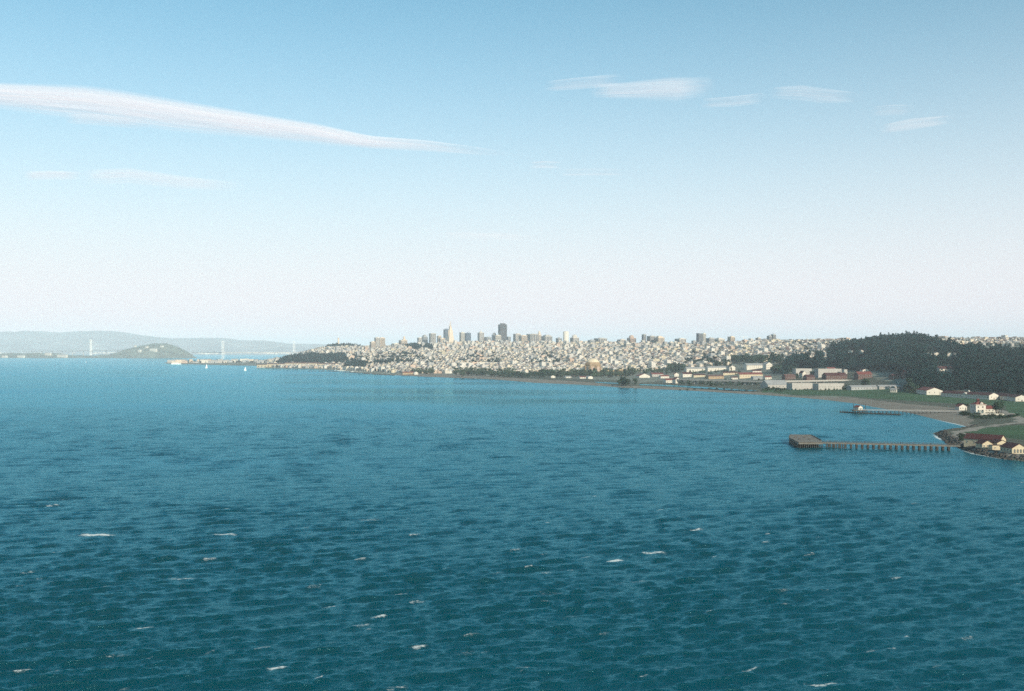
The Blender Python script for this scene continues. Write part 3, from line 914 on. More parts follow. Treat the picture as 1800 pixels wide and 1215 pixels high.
for i, (px, lab) in enumerate([(1502.5, 'tall dark mooring post at the seaward side of the small pier boathouse'), (1523.5, 'tall dark mooring post on the shore side of the small pier boathouse')]):
    q = flat(px, 723, 0)
    t = thing('mooring_post', lab, 'post', (q[0], q[1] + 4, 0), 0, 'mooring posts beside the pier boathouse')
    put('shaft', MB().lathe(0, 0, [(.45, -3), (.4, 8.0)], 8).mesh('shaft', M['pile']), t)
    put('cap', MB().lathe(0, 0, [(.5, 8.0), (.5, 8.3), (.1, 8.8)], 8).mesh('cap', M['timber']), t)
fb = thing('breakwater', 'low dark timber breakwater in front of the thin pier', 'breakwater', flat(1530, 727.5, 0))
ox, oy, _ = fb.location
a = np.array(flat(1476, 725, 0)); c = np.array(flat(1584, 730, 0)); d = c - a
L = float(np.hypot(d[0], d[1])); an = math.atan2(d[1], d[0])
for k in range(24):
    q = a + d * (k + .5) / 24
    put('plank_panel', MB().box(0, 0, -1, L / 24 - .12, .5, 2.1 + .25 * rnd.random(), True).mesh('plank_panel', M['timber']), fb, (q[0] - ox, q[1] - oy, 0), an)
    put('post', MB().lathe(0, 0, [(.3, -2), (.26, 2.9 + .5 * rnd.random())], 6).mesh('post', M['pile']), fb, (q[0] - ox - L / 48 * math.cos(an), q[1] - oy - .7, 0))

# ---- riprap along the point
rk = MB()
def rock(b_, x, y, z, s_):
    n = len(b_.v)
    pts = []
    for (i, j, k) in ((-1, -1, -.7), (1, -1, -.7), (1, 1, -.7), (-1, 1, -.7), (-.7, -.7, .7), (.7, -.7, .7), (.7, .7, .7), (-.7, .7, .7)):
        f = lambda: rnd.uniform(.6, 1.15)
        pts.append((x + i * s_ * f(), y + j * s_ * f(), z + k * s_ * f() * .8))
    b_.v += pts
    for f in ((0, 1, 5, 4), (1, 2, 6, 5), (2, 3, 7, 6), (3, 0, 4, 7), (4, 5, 6, 7)):
        b_.f.append(tuple(n + i for i in f)); b_.m.append(0)
edge_px = [(1704, 751), (1694, 754.5), (1668, 758), (1645, 762), (1650, 767), (1660, 774), (1670, 781.5), (1685, 786), (1701, 792.5), (1717, 798), (1760, 806), (1800, 811), (1900, 825)]
E = [np.array(flat(*p)[:2]) for p in edge_px]
for a, c in zip(E[:-1], E[1:]):
    n = int(np.hypot(*(c - a)) * 2.6)
    nd = np.array([-(c - a)[1], (c - a)[0]]) / np.hypot(*(c - a))
    for k in range(n):
        q = a + (c - a) * rnd.random() + nd * rnd.uniform(-1.5, 9.0)
        s_ = rnd.uniform(.5, 1.5)
        rock(rk, q[0], q[1], min(max(gz(q[0], q[1]), -.4), 2.6) + .1, s_)
tag(put('riprap', rk.mesh('riprap', M['rock'])), 'dark boulders heaped along the seawall of the near point', kind='stuff')

# ------------------------------------------------------------------ people on the pier and shore path
def person_mesh(stride):
    me = bpy.data.meshes.new('person')
    P = [(0, 0, .95), (0, 0, 1.2), (0, 0, 1.42), (0, .0, 1.52), (0, -.01, 1.68),
         (-.1, 0, .9), (-.11, -stride * .5, .5), (-.11, -stride, .05), (-.11, -stride - .14, .03),
         (.1, 0, .9), (.11, stride * .5, .5), (.11, stride, .05), (.11, stride - .14, .03),
         (-.2, 0, 1.4), (-.25, .06, 1.12), (-.25, -.06, .85), (.2, 0, 1.4), (.25, -.02, 1.12), (.25, -.16, .88)]
    Eg = [(0, 1), (1, 2), (2, 3), (3, 4), (0, 5), (5, 6), (6, 7), (7, 8), (0, 9), (9, 10), (10, 11), (11, 12), (2, 13), (13, 14), (14, 15), (2, 16), (16, 17), (17, 18)]
    Rd = [.15, .15, .16, .06, .11, .1, .07, .05, .045, .1, .07, .05, .045, .075, .05, .04, .075, .05, .04]
    me.from_pydata(P, Eg, [])
    o = bpy.data.objects.new('tmp_person', me)
    col.objects.link(o)
    sk_ = o.modifiers.new('skin', 'SKIN')
    for i, v in enumerate(me.skin_vertices[0].data):
        v.radius = (Rd[i], Rd[i])
        v.use_root = (i == 0)
    sb = o.modifiers.new('sub', 'SUBSURF'); sb.levels = 1; sb.render_levels = 1
    dg = bpy.context.evaluated_depsgraph_get()
    out = bpy.data.meshes.new_from_object(o.evaluated_get(dg))
    bpy.data.objects.remove(o)
    out.name = 'person'
    out.materials.clear()
    out.materials.append(M['cloth']); out.materials.append(M['skin'])
    zc = [p.center.z for p in out.polygons]
    out.polygons.foreach_set('material_index', [1 if z > 1.55 else 0 for z in zc])
    out.polygons.foreach_set('use_smooth', [True] * len(zc))
    return out
pme = [person_mesh(.22), person_mesh(.03)]
def person(loc, label, group, i):
    o = put('person', pme[i % 2], None, loc, rnd.uniform(0, 6.28), (1, 1, rnd.uniform(.94, 1.05)))
    tag(o, label, 'person', group)
wpx = [1456, 1460, 1471, 1489, 1522, 1548, 1555, 1569, 1585, 1606, 1607, 1624, 1636]
for i, px in enumerate(wpx):
    q = wa + wd * ((px - 1444) / (1687 - 1444))
    person((q[0], q[1] + rnd.uniform(-1.8, 1.8), DZ - .06), 'tiny dark clothed person out on the narrow pier walkway', 'people on the pier walkway', i)
for i, (px, py) in enumerate([(1392, 766), (1397, 766), (1402, 771), (1407, 774), (1412, 772), (1424, 774), (1437, 776), (1418, 768), (1430, 771)]):
    q = flat(px, py, DZ)
    person((q[0], q[1], DZ), 'tiny person standing on the broad pier platform', 'people on the pier platform', i)
for i, (px, py) in enumerate([(1681, 767), (1684, 772), (1687, 758), (1690, 778), (1697, 783), (1683, 777), (1718, 752), (1676, 780), (1705, 786), (1712, 789)]):
    person(near(px, py), 'tiny person walking on the pale gravel shore path', 'people on the shore path', i)
# ------------------------------------------------------------------ trees: leaf clumps on a trunk with limbs
def crown_arrays(seed, H, Wd, z0, lobes, leaves, leaf):
    r_ = np.random.default_rng(seed)
    cs = []
    for i in range(lobes):
        a = r_.uniform(0, 6.28); q = r_.uniform(0, 1) ** .6
        zc = r_.uniform(z0 + .1 * (H - z0), H - .16 * (H - z0))
        env = math.sin(math.pi * min(max((zc - z0) / (H - z0), .12), .86)) ** .7
        cs.append((math.cos(a) * q * Wd * .34 * env, math.sin(a) * q * Wd * .34 * env, zc, Wd * r_.uniform(.17, .27), (H - z0) * r_.uniform(.11, .19)))
    pts = []
    for k in range(leaves):
        cx_, cy_, cz, rr_, rz_ = cs[r_.integers(len(cs))]
        d = r_.normal(size=3); d /= np.linalg.norm(d)
        t_ = r_.uniform(.45, 1.0) ** .5
        pts.append((cx_ + d[0] * rr_ * t_, cy_ + d[1] * rr_ * t_, cz + d[2] * rz_ * t_, d))
    V = []; Fc = []
    for x, y, z, d in pts:
        n = d * .8 + r_.normal(size=3) * .55 + np.array([0, 0, .3]); n /= np.linalg.norm(n)
        u = np.cross(n, r_.normal(size=3)); u /= np.linalg.norm(u); w = np.cross(n, u)
        s_ = leaf * r_.uniform(.6, 1.3)
        c = np.array((x, y, z)); b0 = len(V)
        for q in range(5):
            a = 6.283 * q / 5 + r_.uniform(-.35, .35)
            V.append(c + (u * math.cos(a) + w * math.sin(a)) * s_ * r_.uniform(.6, 1.1) + n * r_.uniform(-.15, .15) * s_)
        Fc.append((b0, b0 + 1, b0 + 2, b0 + 3, b0 + 4))
    return np.array(V), np.array(Fc), cs
def make_tree(name, label, seed, H, Wd, z0, lobes, leaves, leaf, mat, loc, trunks=1, group=None):
    t = thing(name, label, 'tree', loc, 0, group)
    V, Fc, cs = crown_arrays(seed, H, Wd, z0, lobes, leaves, leaf)
    me = big_mesh('crown', V, Fc, [M[mat]], link=False)
    put('crown', me, t)
    tb = MB()
    r_ = random.Random(seed)
    for k in range(trunks):
        x = r_.uniform(-.12, .12) * Wd * (trunks > 1); y = r_.uniform(-.12, .12) * Wd * (trunks > 1)
        top = (x * 2.2 + r_.uniform(-.3, .3), y * 2.2, z0 + (H - z0) * .35)
        tb.tube((x, y, -1.5), top, H * .028, 6, H * .014)
        for c in cs[k::trunks][:3]:
            tb.tube((top[0] * .8, top[1] * .8, top[2] * .75), (c[0] * .8, c[1] * .8, c[2]), H * .012, 4, H * .005)
    put('trunk', tb.mesh('trunk', M['bark']), t)
    return t

# ------------------------------------------------------------------ towers of the skyline
GRID = R(32)
def px_w(w, Y): return w * Y / F
def tower(name, label, px0, px1, top, Y, wall, base_py=None, style='slab', rz=None, depth=None, group='skyline towers', sink=25):
    cx_ = (px0 + px1) / 2
    x, y, g = on(cx_, Y)
    rz = GRID if rz is None else rz
    az = math.atan2(x, y)
    wpix = px_w(px1 - px0, Y)
    c_, s_ = abs(math.cos(rz + az)), abs(math.sin(rz + az))
    r_ = 0.75 if depth is None else depth
    W = wpix / (c_ + r_ * s_); D = W * r_
    Ht = CAMZ - (top - HY) * Y / F - g
    t = thing(name, label, 'tower', (x, y, g), rz, group)
    b_ = MB()
    mats = [M[wall], M['glass']]
    fl = 3.6
    def bands(w, d, z0, z1, n):
        """recessed window columns as real strips on two faces"""
        b_.mi = 1
        for i in range(n):
            xx = -w / 2 + w * (i + .5) / n
            b_.box(xx, -d / 2 - .1, z0 + 3, w / n * .5, .3, z1 - z0 - 6)
            yy = -d / 2 + d * (i + .5) / n
            b_.box(-w / 2 - .1, yy, z0 + 3, .3, d / n * .5, z1 - z0 - 6)
        b_.mi = 0
    if style == 'slab':
        b_.box(0, 0, -sink, W, D, Ht + sink)
        bands(W, D, 0, Ht, 5)
        put('body', b_.mesh('body', mats), t)
        put('penthouse', MB().box(W * .1, 0, Ht + .01, W * .45, D * .5, max(3.0, Ht * .04)).mesh('penthouse', M[wall]), t)
    elif style == 'stripes':
        b_.box(0, 0, -sink, W, D, Ht + sink)
        bands(W, D, 0, Ht, 4)
        put('body', b_.mesh('body', mats), t)
        fm = MB()
        for i in range(5):
            fm.box(-W / 2 + W * i / 4, -D / 2 - .5, 0, W * .05, .8, Ht)
        put('fins', fm.mesh('fins', M['pale']), t)
    elif style == 'step':
        b_.box(0, 0, -sink, W, D, Ht * .84 + sink)
        bands(W, D, 0, Ht * .84, 5)
        put('body', b_.mesh('body', mats), t)
        put('crown_block', MB().box(0, 0, Ht * .84 + .01, W * .7, D * .7, Ht * .1).box(0, 0, Ht * .94 + .02, W * .38, D * .38, Ht * .06).mesh('crown_block', M[wall]), t)
    elif style == 'spire':
        b_.box(0, 0, -sink, W, D, Ht * .82 + sink)
        bands(W, D, 0, Ht * .82, 4)
        put('body', b_.mesh('body', mats), t)
        put('spire', MB().lathe(0, 0, [(W * .28, Ht * .82), (W * .25, Ht * .88), (W * .05, Ht * .91), (W * .02, Ht)], 8).mesh('spire', M[wall]), t)
    elif style == 'dome':
        b_.box(0, 0, -sink, W, D, Ht * .7 + sink)
        bands(W, D, 0, Ht * .7, 5)
        put('body', b_.mesh('body', mats), t)
        put('cap', MB().lathe(0, 0, [(W * .36, Ht * .7), (W * .36, Ht * .82), (W * .26, Ht * .93), (W * .1, Ht * .99), (W * .02, Ht)], 10).mesh('cap', M[wall]), t)
    elif style == 'round':
        put('body', b_.lathe(0, 0, [(W * .5, -sink), (W * .5, Ht * .97), (W * .36, Ht)], 14).mesh('body', [M[wall]], True), t)
    return t

# the slender pyramid
x, y, g = on(791.5, 7000)
pyr = thing('pyramid_tower', 'slender pale pyramid skyscraper with needle spire', 'tower', (x, y, g), GRID, 'skyline towers')
Hp = CAMZ - (564 - HY) * 7000 / F - g
b_ = MB()
w0 = 29.0; tz = Hp * .78
for (a, c) in (((-1, -1), (1, -1)), ((1, -1), (1, 1)), ((1, 1), (-1, 1)), ((-1, 1), (-1, -1))):
    k0, k1 = w0, w0 * .20
    b_.quad((a[0] * k0, a[1] * k0, -20), (c[0] * k0, c[1] * k0, -20), (c[0] * k1, c[1] * k1, tz), (a[0] * k1, a[1] * k1, tz))
b_.quad((-w0 * .2, -w0 * .2, tz), (w0 * .2, -w0 * .2, tz), (w0 * .2, w0 * .2, tz), (-w0 * .2, w0 * .2, tz))
put('body', b_.mesh('body', M['warm']), pyr)
put('spire', MB().lathe(0, 0, [(w0 * .24, tz + .01), (.6, Hp)], 4).mesh('spire', M['warm']), pyr)
for sx in (-1, 1):
    put('wing', MB().box(sx * w0 * .52, 0, Hp * .3, 6, 12, Hp * .32).mesh('wing', M['warm']), pyr)
# the dark granite slab with its setbacks
x, y, g = on(883.5, 7050)
dk = thing('granite_tower', 'tallest dark brown slab tower with stepped flat top', 'tower', (x, y, g), GRID, 'skyline towers')
Hd = CAMZ - (568.5 - HY) * 7050 / F - g
W = px_w(17, 7050) / (math.cos(GRID - .01) + .6 * math.sin(GRID)); D = W * .6
put('body', MB().box(0, 0, -30, W * .86, D, Hd * .95 + 30).mesh('body', M['dark']), dk)
bay = MB()
for i in range(9):
    bay.box(-W * .43 + W * .86 * (i + .5) / 9, -D / 2 - 1.2, 0, W * .05, 2.4, Hd * .94)
for i in range(6):
    bay.box(-W * .43 - 1.2, -D / 2 + D * (i + .5) / 6, 0, 2.4, W * .05, Hd * .94)
put('bay_windows', bay.mesh('bay_windows', M['dark']), dk)
put('side_block', MB().box(-W * .46, 0, -30, W * .07, D * .7, Hd * .9 + 30).box(W * .46, 0, -30, W * .07, D * .7, Hd * .9 + 30).mesh('side_block', M['dark']), dk)
put('crown_block', MB().box(0, 0, Hd * .95 + .01, W * .5, D * .7, Hd * .05).mesh('crown_block', M['dark']), dk)

TOWERS = [
    ('shore_tower', 'lowest of the cream apartment slabs left of the skyline', 650, 660, 601, 5700, 'warm', 'slab'),
    ('shore_tower', 'tall cream apartment slab with flat top at the left end of the skyline', 658, 668, 593.5, 5750, 'tower', 'slab'),
    ('shore_tower', 'broad warm apartment slab behind the tall cream slab at the left end', 664, 677, 594, 5800, 'warm', 'slab'),
    ('office_tower', 'pale block above the wooded hill with a short turret', 701, 716, 598, 5900, 'warm', 'slab'),
    ('turret_tower', 'narrow rounded turret rising over the wooded hill', 707.5, 713.5, 590.5, 5930, 'warm', 'dome'),
    ('white_block', 'bright white block on the slope below the turret', 690, 700, 604, 5500, 'white', 'slab'),
    ('office_tower', 'pale narrow tower left of the grey shouldered tower', 733.5, 742, 593.5, 6700, 'tower', 'slab'),
    ('office_tower', 'grey tower with sloping right shoulder', 741, 752, 588.5, 6900, 'grey', 'step'),
    ('office_tower', 'striped pale tower with dark window columns, left of the pyramid', 754, 766, 586, 6800, 'tower', 'stripes'),
    ('office_tower', 'low cream block between the striped tower and the pyramid', 768, 776, 590.5, 6600, 'warm', 'slab'),
    ('office_tower', 'wide cream block at the foot of the pyramid tower', 771, 783, 595, 6500, 'warm', 'slab'),
    ('office_tower', 'dark grey tower directly behind the pyramid', 779.5, 789, 579, 7200, 'bluegrey', 'slab'),
    ('office_tower', 'bright cream slab right of the pyramid', 807.5, 817, 584.5, 6600, 'white', 'slab'),
    ('office_tower', 'blue grey glass tower beside the bright cream slab', 816.5, 828, 585.5, 6900, 'bluegrey', 'slab'),
    ('office_tower', 'pale tower with thin mast on its stepped top', 839.5, 851, 580, 7000, 'tower', 'spire'),
    ('office_tower', 'low grey block right of the mast topped tower', 851, 864, 592.5, 7000, 'grey', 'slab'),
    ('office_tower', 'narrow grey tower just left of the white block', 864.5, 873, 585, 7100, 'grey', 'step'),
    ('office_tower', 'bright white block in front of the dark slab tower', 867, 881, 589.5, 6300, 'white', 'slab'),
    ('office_tower', 'short grey block at the right foot of the dark slab tower', 891, 898, 592, 7000, 'grey', 'slab'),
    ('hotel_tower', 'wide pale hotel block right of the dark slab tower', 902, 916, 587, 6300, 'tower', 'slab'),
    ('hotel_tower', 'cream block with flat roof beside the wide pale hotel', 912, 927, 590, 6100, 'warm', 'slab'),
    ('hotel_tower', 'long grey block in the middle of the skyline ridge', 925, 947, 587.5, 6400, 'pale', 'slab'),
    ('turret_tower', 'tower with rounded turret top on the ridge', 944, 952, 581.5, 6450, 'warm', 'dome'),
    ('hotel_tower', 'broad grey hotel with dark roof right of the turret', 951.5, 971, 588.5, 6300, 'pale', 'step'),
    ('church', 'dark church spire between the hotels and the white slab', 977, 988, 592, 6000, 'grey', 'spire'),
    ('apartment_tower', 'tall white round cornered slab standing alone', 988.5, 1001, 582.5, 5800, 'white', 'round'),
    ('apartment_tower', 'stepped pale tower tapering to a point beside the white slab', 1002, 1018, 588, 5850, 'tower', 'dome'),
    ('apartment_tower', 'low pale block right of the stepped tower', 1016, 1026, 600, 5500, 'warm', 'slab'),
    ('apartment_tower', 'grey block at the left of the wide apartment group', 1033, 1046, 598, 5400, 'grey', 'slab'),
    ('apartment_tower', 'wide pale apartment slab on the ridge', 1044, 1067, 595, 5450, 'pale', 'slab'),
    ('apartment_tower', 'plain pale block below the brownish domed block', 1085, 1100, 597, 5200, 'tower', 'slab'),
    ('apartment_tower', 'brownish apartment block with rounded cap', 1102, 1118, 589, 5250, 'pinkish', 'dome'),
    ('apartment_tower', 'narrow grey tower left of the tree topped blocks', 1128, 1136, 588, 5200, 'grey', 'slab'),
    ('apartment_tower', 'stone apartment block among ridge trees', 1137, 1152, 591, 5200, 'pale', 'slab'),
    ('apartment_tower', 'cream block with stepped roof among ridge trees', 1150, 1168, 590.5, 5150, 'warm', 'step'),
    ('apartment_tower', 'narrow bright white tower on the slope', 1174, 1184, 601.5, 4700, 'white', 'slab'),
    ('apartment_tower', 'low wide pale block on the ridge right of the trees', 1186, 1206, 595.5, 5000, 'tower', 'slab'),
    ('apartment_tower', 'dark striped tower with pale fins standing above the ridge', 1224, 1235, 586, 4900, 'bluegrey', 'stripes'),
    ('apartment_tower', 'white slab attached to the right of the dark striped tower', 1233, 1241, 586.5, 4930, 'white', 'slab'),
    ('apartment_tower', 'grey block right of the dark striped tower', 1241, 1256, 594.5, 4800, 'pale', 'slab'),
    ('apartment_tower', 'pale stepped block next to the grey ridge block', 1255, 1274, 594, 4850, 'tower', 'step'),
    ('apartment_tower', 'cream tower with brown roof edge', 1279, 1292, 592, 4600, 'warm', 'slab'),
    ('apartment_tower', 'short pale tower near the right end of the ridge', 1328, 1338, 594, 4400, 'tower', 'slab'),
    ('apartment_tower', 'grey twin block, left and lower half', 1348, 1357, 590.5, 4300, 'grey', 'slab'),
    ('apartment_tower', 'grey twin block, right and taller half', 1355, 1364, 588, 4320, 'grey', 'slab'),
    ('apartment_tower', 'cream pair of slabs on the slope below the striped tower', 741, 752, 616, 5000, 'white', 'slab'),
    ('apartment_tower', 'warm slab on the slope under the pyramid', 782, 789, 617, 4900, 'warm', 'slab'),
    ('apartment_tower', 'grey cream slab right of the warm slab under the pyramid', 790, 802, 619, 4900, 'pale', 'slab'),
    ('apartment_tower', 'white slab low on the slope beneath the white round slab', 956, 970, 617, 4700, 'white', 'slab'),
    ('apartment_tower', 'white block below the stepped pale tower', 1004, 1016, 614, 4600, 'white', 'slab'),
    ('apartment_tower', 'grey slab with pale side right of the white blocks', 1018, 1026, 609, 4700, 'bluegrey', 'slab'),
    ('apartment_tower', 'brownish block on the slope above the domed rotunda', 1051, 1062, 612, 4500, 'pinkish', 'slab'),
    ('apartment_tower', 'white block under the brownish domed block', 1096, 1109, 603.5, 4600, 'white', 'slab'),
    ('apartment_tower', 'dark grey slab on the slope left of the brownish block', 1066, 1076, 606.5, 4700, 'grey', 'slab'),
]
for n_, l_, a, c, tp_, Y, w_, st in TOWERS:
    tower(n_, l_, a, c, tp_, Y, w_, style=st)
# the fluted memorial tower on the left hill
x, y, g = on(595, 6600)
ct = thing('memorial_tower', 'slim pale round memorial tower on the wooded hill at the left', 'tower', (x, y, g))
Hc = CAMZ - (594 - HY) * 6600 / F - g
put('shaft', MB().lathe(0, 0, [(8, -5), (8, 6), (5.6, 8), (5.2, Hc * .86)], 14).mesh('shaft', M['warm'], True), ct)
put('crown_block', MB().lathe(0, 0, [(5.6, Hc * .86 + .01), (5.6, Hc * .95), (4.4, Hc * .96), (4.4, Hc)], 14).mesh('crown_block', M['warm']), ct)
# crane on the ridge
x, y, g = on(1306.5, 4700)
cr = thing('tower_crane', 'thin tower crane on the ridge between two apartment towers', 'crane', (x, y, g), R(5))
Hk = CAMZ - (592.5 - HY) * 4700 / F - g
put('mast', MB().box(0, 0, -3, 1.6, 1.6, Hk + 3).mesh('mast', M['steel']), cr)
put('jib', MB().box(5, 0, Hk + .01, 38, 1.1, 1.2, True).mesh('jib', M['steel']), cr)
put('counterweight', MB().box(-12, 0, Hk - 2.6, 3, 2, 2.5, True).mesh('counterweight', M['grey']), cr)
put('cab', MB().box(1.8, 0, Hk - 2.5, 1.8, 1.8, 2.2, True).mesh('cab', M['white']), cr)

# ------------------------------------------------------------------ the rotunda with its colonnade
x, y, g = on(1042, 2950)
rt = thing('rotunda', 'tan domed rotunda standing above waterfront trees', 'rotunda', (x, y, g), R(20))
sc_ = 2950 / F
Hr = CAMZ - (629.8 - HY) * 2950 / F - g
Rr = 14.5 * sc_
body = MB()
body.lathe(0, 0, [(Rr, -4), (Rr, 2), (Rr * .97, 2.2), (Rr * .97, Hr * .60), (Rr * 1.03, Hr * .61), (Rr * 1.03, Hr * .66), (Rr * .90, Hr * .67), (Rr * .90, Hr * .76)], 8)
put('drum', body.mesh('drum', M['tan']), rt)
put('dome', MB().lathe(0, 0, [(Rr * .78, Hr * .761), (Rr * .78, Hr * .80), (Rr * .74, Hr * .84), (Rr * .62, Hr * .90), (Rr * .42, Hr * .96), (Rr * .2, Hr * .99), (Rr * .02, Hr)], 24).mesh('dome', M['dome'], True), rt)
am = MB(); am.mi = 0
arch(am, Rr * .48, Hr * .46, -.3)
ame2 = am.mesh('arch_opening', [M['pinkish']])
cm_ = MB().lathe(0, 0, [(1.0, 2), (.85, Hr * .58)], 8).mesh('column', M['tan'])
apo = Rr * .97 * math.cos(math.pi / 8)
for k in range(8):
    a = 2 * math.pi * (k + .5) / 8
    put('arch_opening', ame2, rt, (apo * math.cos(a), apo * math.sin(a), 2.5), a + math.pi / 2)
    b2 = 2 * math.pi * k / 8
    for off in (-.09, .09):
        put('column', cm_, rt, (Rr * 1.02 * math.cos(b2 + off), Rr * 1.02 * math.sin(b2 + off), 0))
for (p0, p1, top, Y, lab) in [(980, 992, 651.5, 2880, 'tan colonnade pavilion left of the domed rotunda'), (1004, 1020, 650, 2900, 'tan colonnade wall between trees just left of the rotunda'),
                              (1064, 1080, 650.5, 2850, 'tan colonnade wall just right of the rotunda'), (1083, 1095, 649, 2850, 'tan colonnade pavilion at the right end among trees')]:
    x, y, g = on((p0 + p1) / 2, Y)
    t = thing('colonnade', lab, 'colonnade', (x, y, g), R(12), 'colonnade walls beside the rotunda')
    H_ = CAMZ - (top - HY) * Y / F - g; W_ = px_w(p1 - p0, Y)
    put('wall', MB().box(0, 3, -2, W_, 4, H_ * .8 + 2).mesh('wall', M['tan']), t)
    put('entablature', MB().box(0, 1.5, H_ * .8 + .01, W_ + 1, 8, H_ * .2, True).mesh('entablature', M['tan']), t)
    for k in range(5):
        put('column', MB().lathe(0, 0, [(.9, 0), (.75, H_ * .8)], 8).mesh('column', M['tan']), t, (-W_ / 2 + W_ * (k + .5) / 5, -1.4, 0))

# ------------------------------------------------------------------ the old post: long white halls, brick barracks, sheds
def by_px(kind, label, p0, p1, top, base, wall, roof, depth=14, rz=R(18), style='long', group=None, rows=1, win=0, ymin=1500, ymax=4300, ridge=.35, lift=0):
    """a building that spans p0..p1 in the photograph, its ground line at base and its top at top"""
    x, y, g = spot((p0 + p1) / 2, base, ymin, ymax)
    Hh = (base - top) * y / F
    az = math.atan2(x, y)
    c_ = math.cos(rz + az)
    W_ = max(px_w(p1 - p0, y) - depth * abs(math.sin(rz + az)) * .9, 6) / max(c_, .3)
    if style == 'flat':
        return flat_building(kind, label, 'building', (x, y, g), rz, W_, depth, Hh, wall, group, win, rows, sink=4)
    if style == 'gable':
        return gable_house(kind, label, 'building', (x, y, g), rz, W_, depth, Hh * (1 - ridge), Hh * ridge, wall, roof, group, win, 0, False, 1.3, 1.6, .5, rows, sink=4)
    t = gable_house(kind, label, 'building', (x, y, g), rz + R(90), depth, W_, Hh * (1 - ridge), Hh * ridge, wall, roof, group, 0, 0, False, sink=4)
    if win:
        hh = Hh * (1 - ridge)
        windows_on(t, 1.5, 1.9, [(-depth / 2, -W_ / 2 + W_ * (i + .5) / win, hh * (k + .5) / rows, R(-90)) for i in range(win) for k in range(rows)])
    return t
G1 = 'white halls of the old post'
by_px('hall', 'long white hall at the left with pale roof under the first tree belt', 1203, 1240, 645.5, 653, 'white', 'grey_roof', 16, group=G1, win=8)
by_px('hall', 'long white hall joined to the right of the first, ending in a gable', 1240, 1277, 644, 651, 'white', 'grey_roof', 16, group=G1, win=8)
by_px('gable_hall', 'white gable end facing the bay at the end of two long halls', 1277, 1292, 642.5, 651, 'white', 'grey_roof', 18, style='gable', group=G1, win=2)
by_px('hall', 'white two storey hall before the dark tree mass', 1308, 1342, 639, 648, 'white', 'grey_roof', 16, group=G1, win=8, rows=2)
by_px('gable_hall', 'large white gabled hall with two rows of windows against dark trees', 1341, 1357, 637, 648, 'white', 'grey_roof', 18, style='gable', group=G1, win=4, rows=2)
by_px('gable_hall', 'white gabled house at left end of the upper hall, facing the bay', 1306, 1318, 640.5, 647.5, 'white', 'grey_roof', 12, style='gable', group=G1, win=2)
by_px('hall', 'white hall under trees with dark roof at the far left of the viaduct', 1197, 1216, 654.5, 663, 'white', 'maroon', 12, group=G1, win=3)
by_px('hall', 'long cream hall behind the viaduct with a row of windows', 1268, 1298, 653.5, 659, 'cream', 'maroon', 12, group=G1, win=6)
by_px('hall', 'long cream hall with tall dark openings behind the right half of the viaduct', 1296, 1340, 655, 664, 'cream', 'red_roof', 13, group=G1, win=9)
by_px('hall', 'white block above the cream hall', 1320, 1338, 650, 656, 'white', 'maroon', 10, group=G1, win=3)
G2 = 'red roofed sheds by the lagoon'
by_px('red_shed', 'broad red roofed shed with pale gable left of the lagoon', 1118, 1142, 657, 664, 'white', 'red_roof', 22, style='gable', group=G2, win=2, ridge=.55)
by_px('red_shed', 'long low red roofed shed behind the broad gabled one', 1142, 1166, 655.5, 662, 'pale', 'red_roof', 16, group=G2, win=5)
by_px('red_shed', 'low white shed with red ridge between the gabled sheds', 1158, 1176, 659.5, 665, 'white', 'red_roof', 12, group=G2, win=3)
by_px('red_shed', 'long red roofed shed ending in a white gable wall', 1166, 1185, 665.5, 673, 'white', 'red_roof', 14, group=G2, win=4)
by_px('white_gable', 'tall white gable wall at the left end of the viaduct', 1182, 1195, 663.5, 674, 'white', 'red_roof', 16, style='gable', group=G2)
by_px('red_shed', 'small white house with red roof above the white gable wall', 1183, 1193, 655.5, 662, 'white', 'red_roof', 9, style='gable', group=G2, win=2)
G3 = 'low dark red roofed barracks behind the viaduct'
by_px('barrack', 'low cream barrack with dark red roof left of the other two', 1216, 1240, 657.5, 663, 'cream', 'maroon', 12, group=G3, win=5)
by_px('barrack', 'wide barrack whose dull red roof fills the middle behind the viaduct', 1240, 1272, 659, 666, 'tan', 'brick', 18, group=G3, win=5)
by_px('barrack', 'white low barrack right of the dull red roof', 1283, 1297, 662, 667, 'white', 'maroon', 9, group=G3, win=3)
by_px('barrack', 'grey windowed shed beside the viaduct bend', 1320, 1340, 661.5, 667, 'grey', 'grey_roof', 12, group=G3, win=8)
by_px('barrack', 'small white house with red roof right of the grey windowed shed', 1342, 1356, 661, 667, 'white', 'red_roof', 9, group=G3, win=3)
G4 = 'white post buildings with arches'
by_px('post_hall', 'white hall with stepped left tower beneath the forest', 1394, 1426, 648.5, 662, 'pale', 'grey_roof', 14, group=G4, win=7, style='flat')
by_px('chapel', 'white gabled front with dark arched doorway before the white hall', 1405, 1417, 652, 664, 'white', 'maroon', 14, style='gable', group=G4, win=0)
by_px('post_hall', 'wide white hall with raised middle at the forest edge', 1433, 1478, 649, 661, 'pale', 'grey_roof', 15, group=G4, win=10, style='flat', rows=2)
by_px('post_hall', 'raised white middle block over the wide white hall', 1451, 1469, 646, 655, 'white', 'red_roof', 12, group=G4, win=4)
by_px('post_hall', 'small white block at the right end of the wide white hall', 1480, 1489, 650, 658, 'pale', 'grey_roof', 9, group=G4, win=2, style='flat')
G5 = 'brick red barracks in front of the forest'
by_px('brick_barrack', 'brick red barrack left of the white chapel gable', 1375, 1398, 658, 667, 'brick', 'brick', 14, group=G5, win=6)
by_px('brick_barrack', 'large brick red barrack with dark roof in the middle of the row', 1446, 1488, 655.5, 668, 'brick', 'maroon', 16, group=G5, win=10, rows=2)
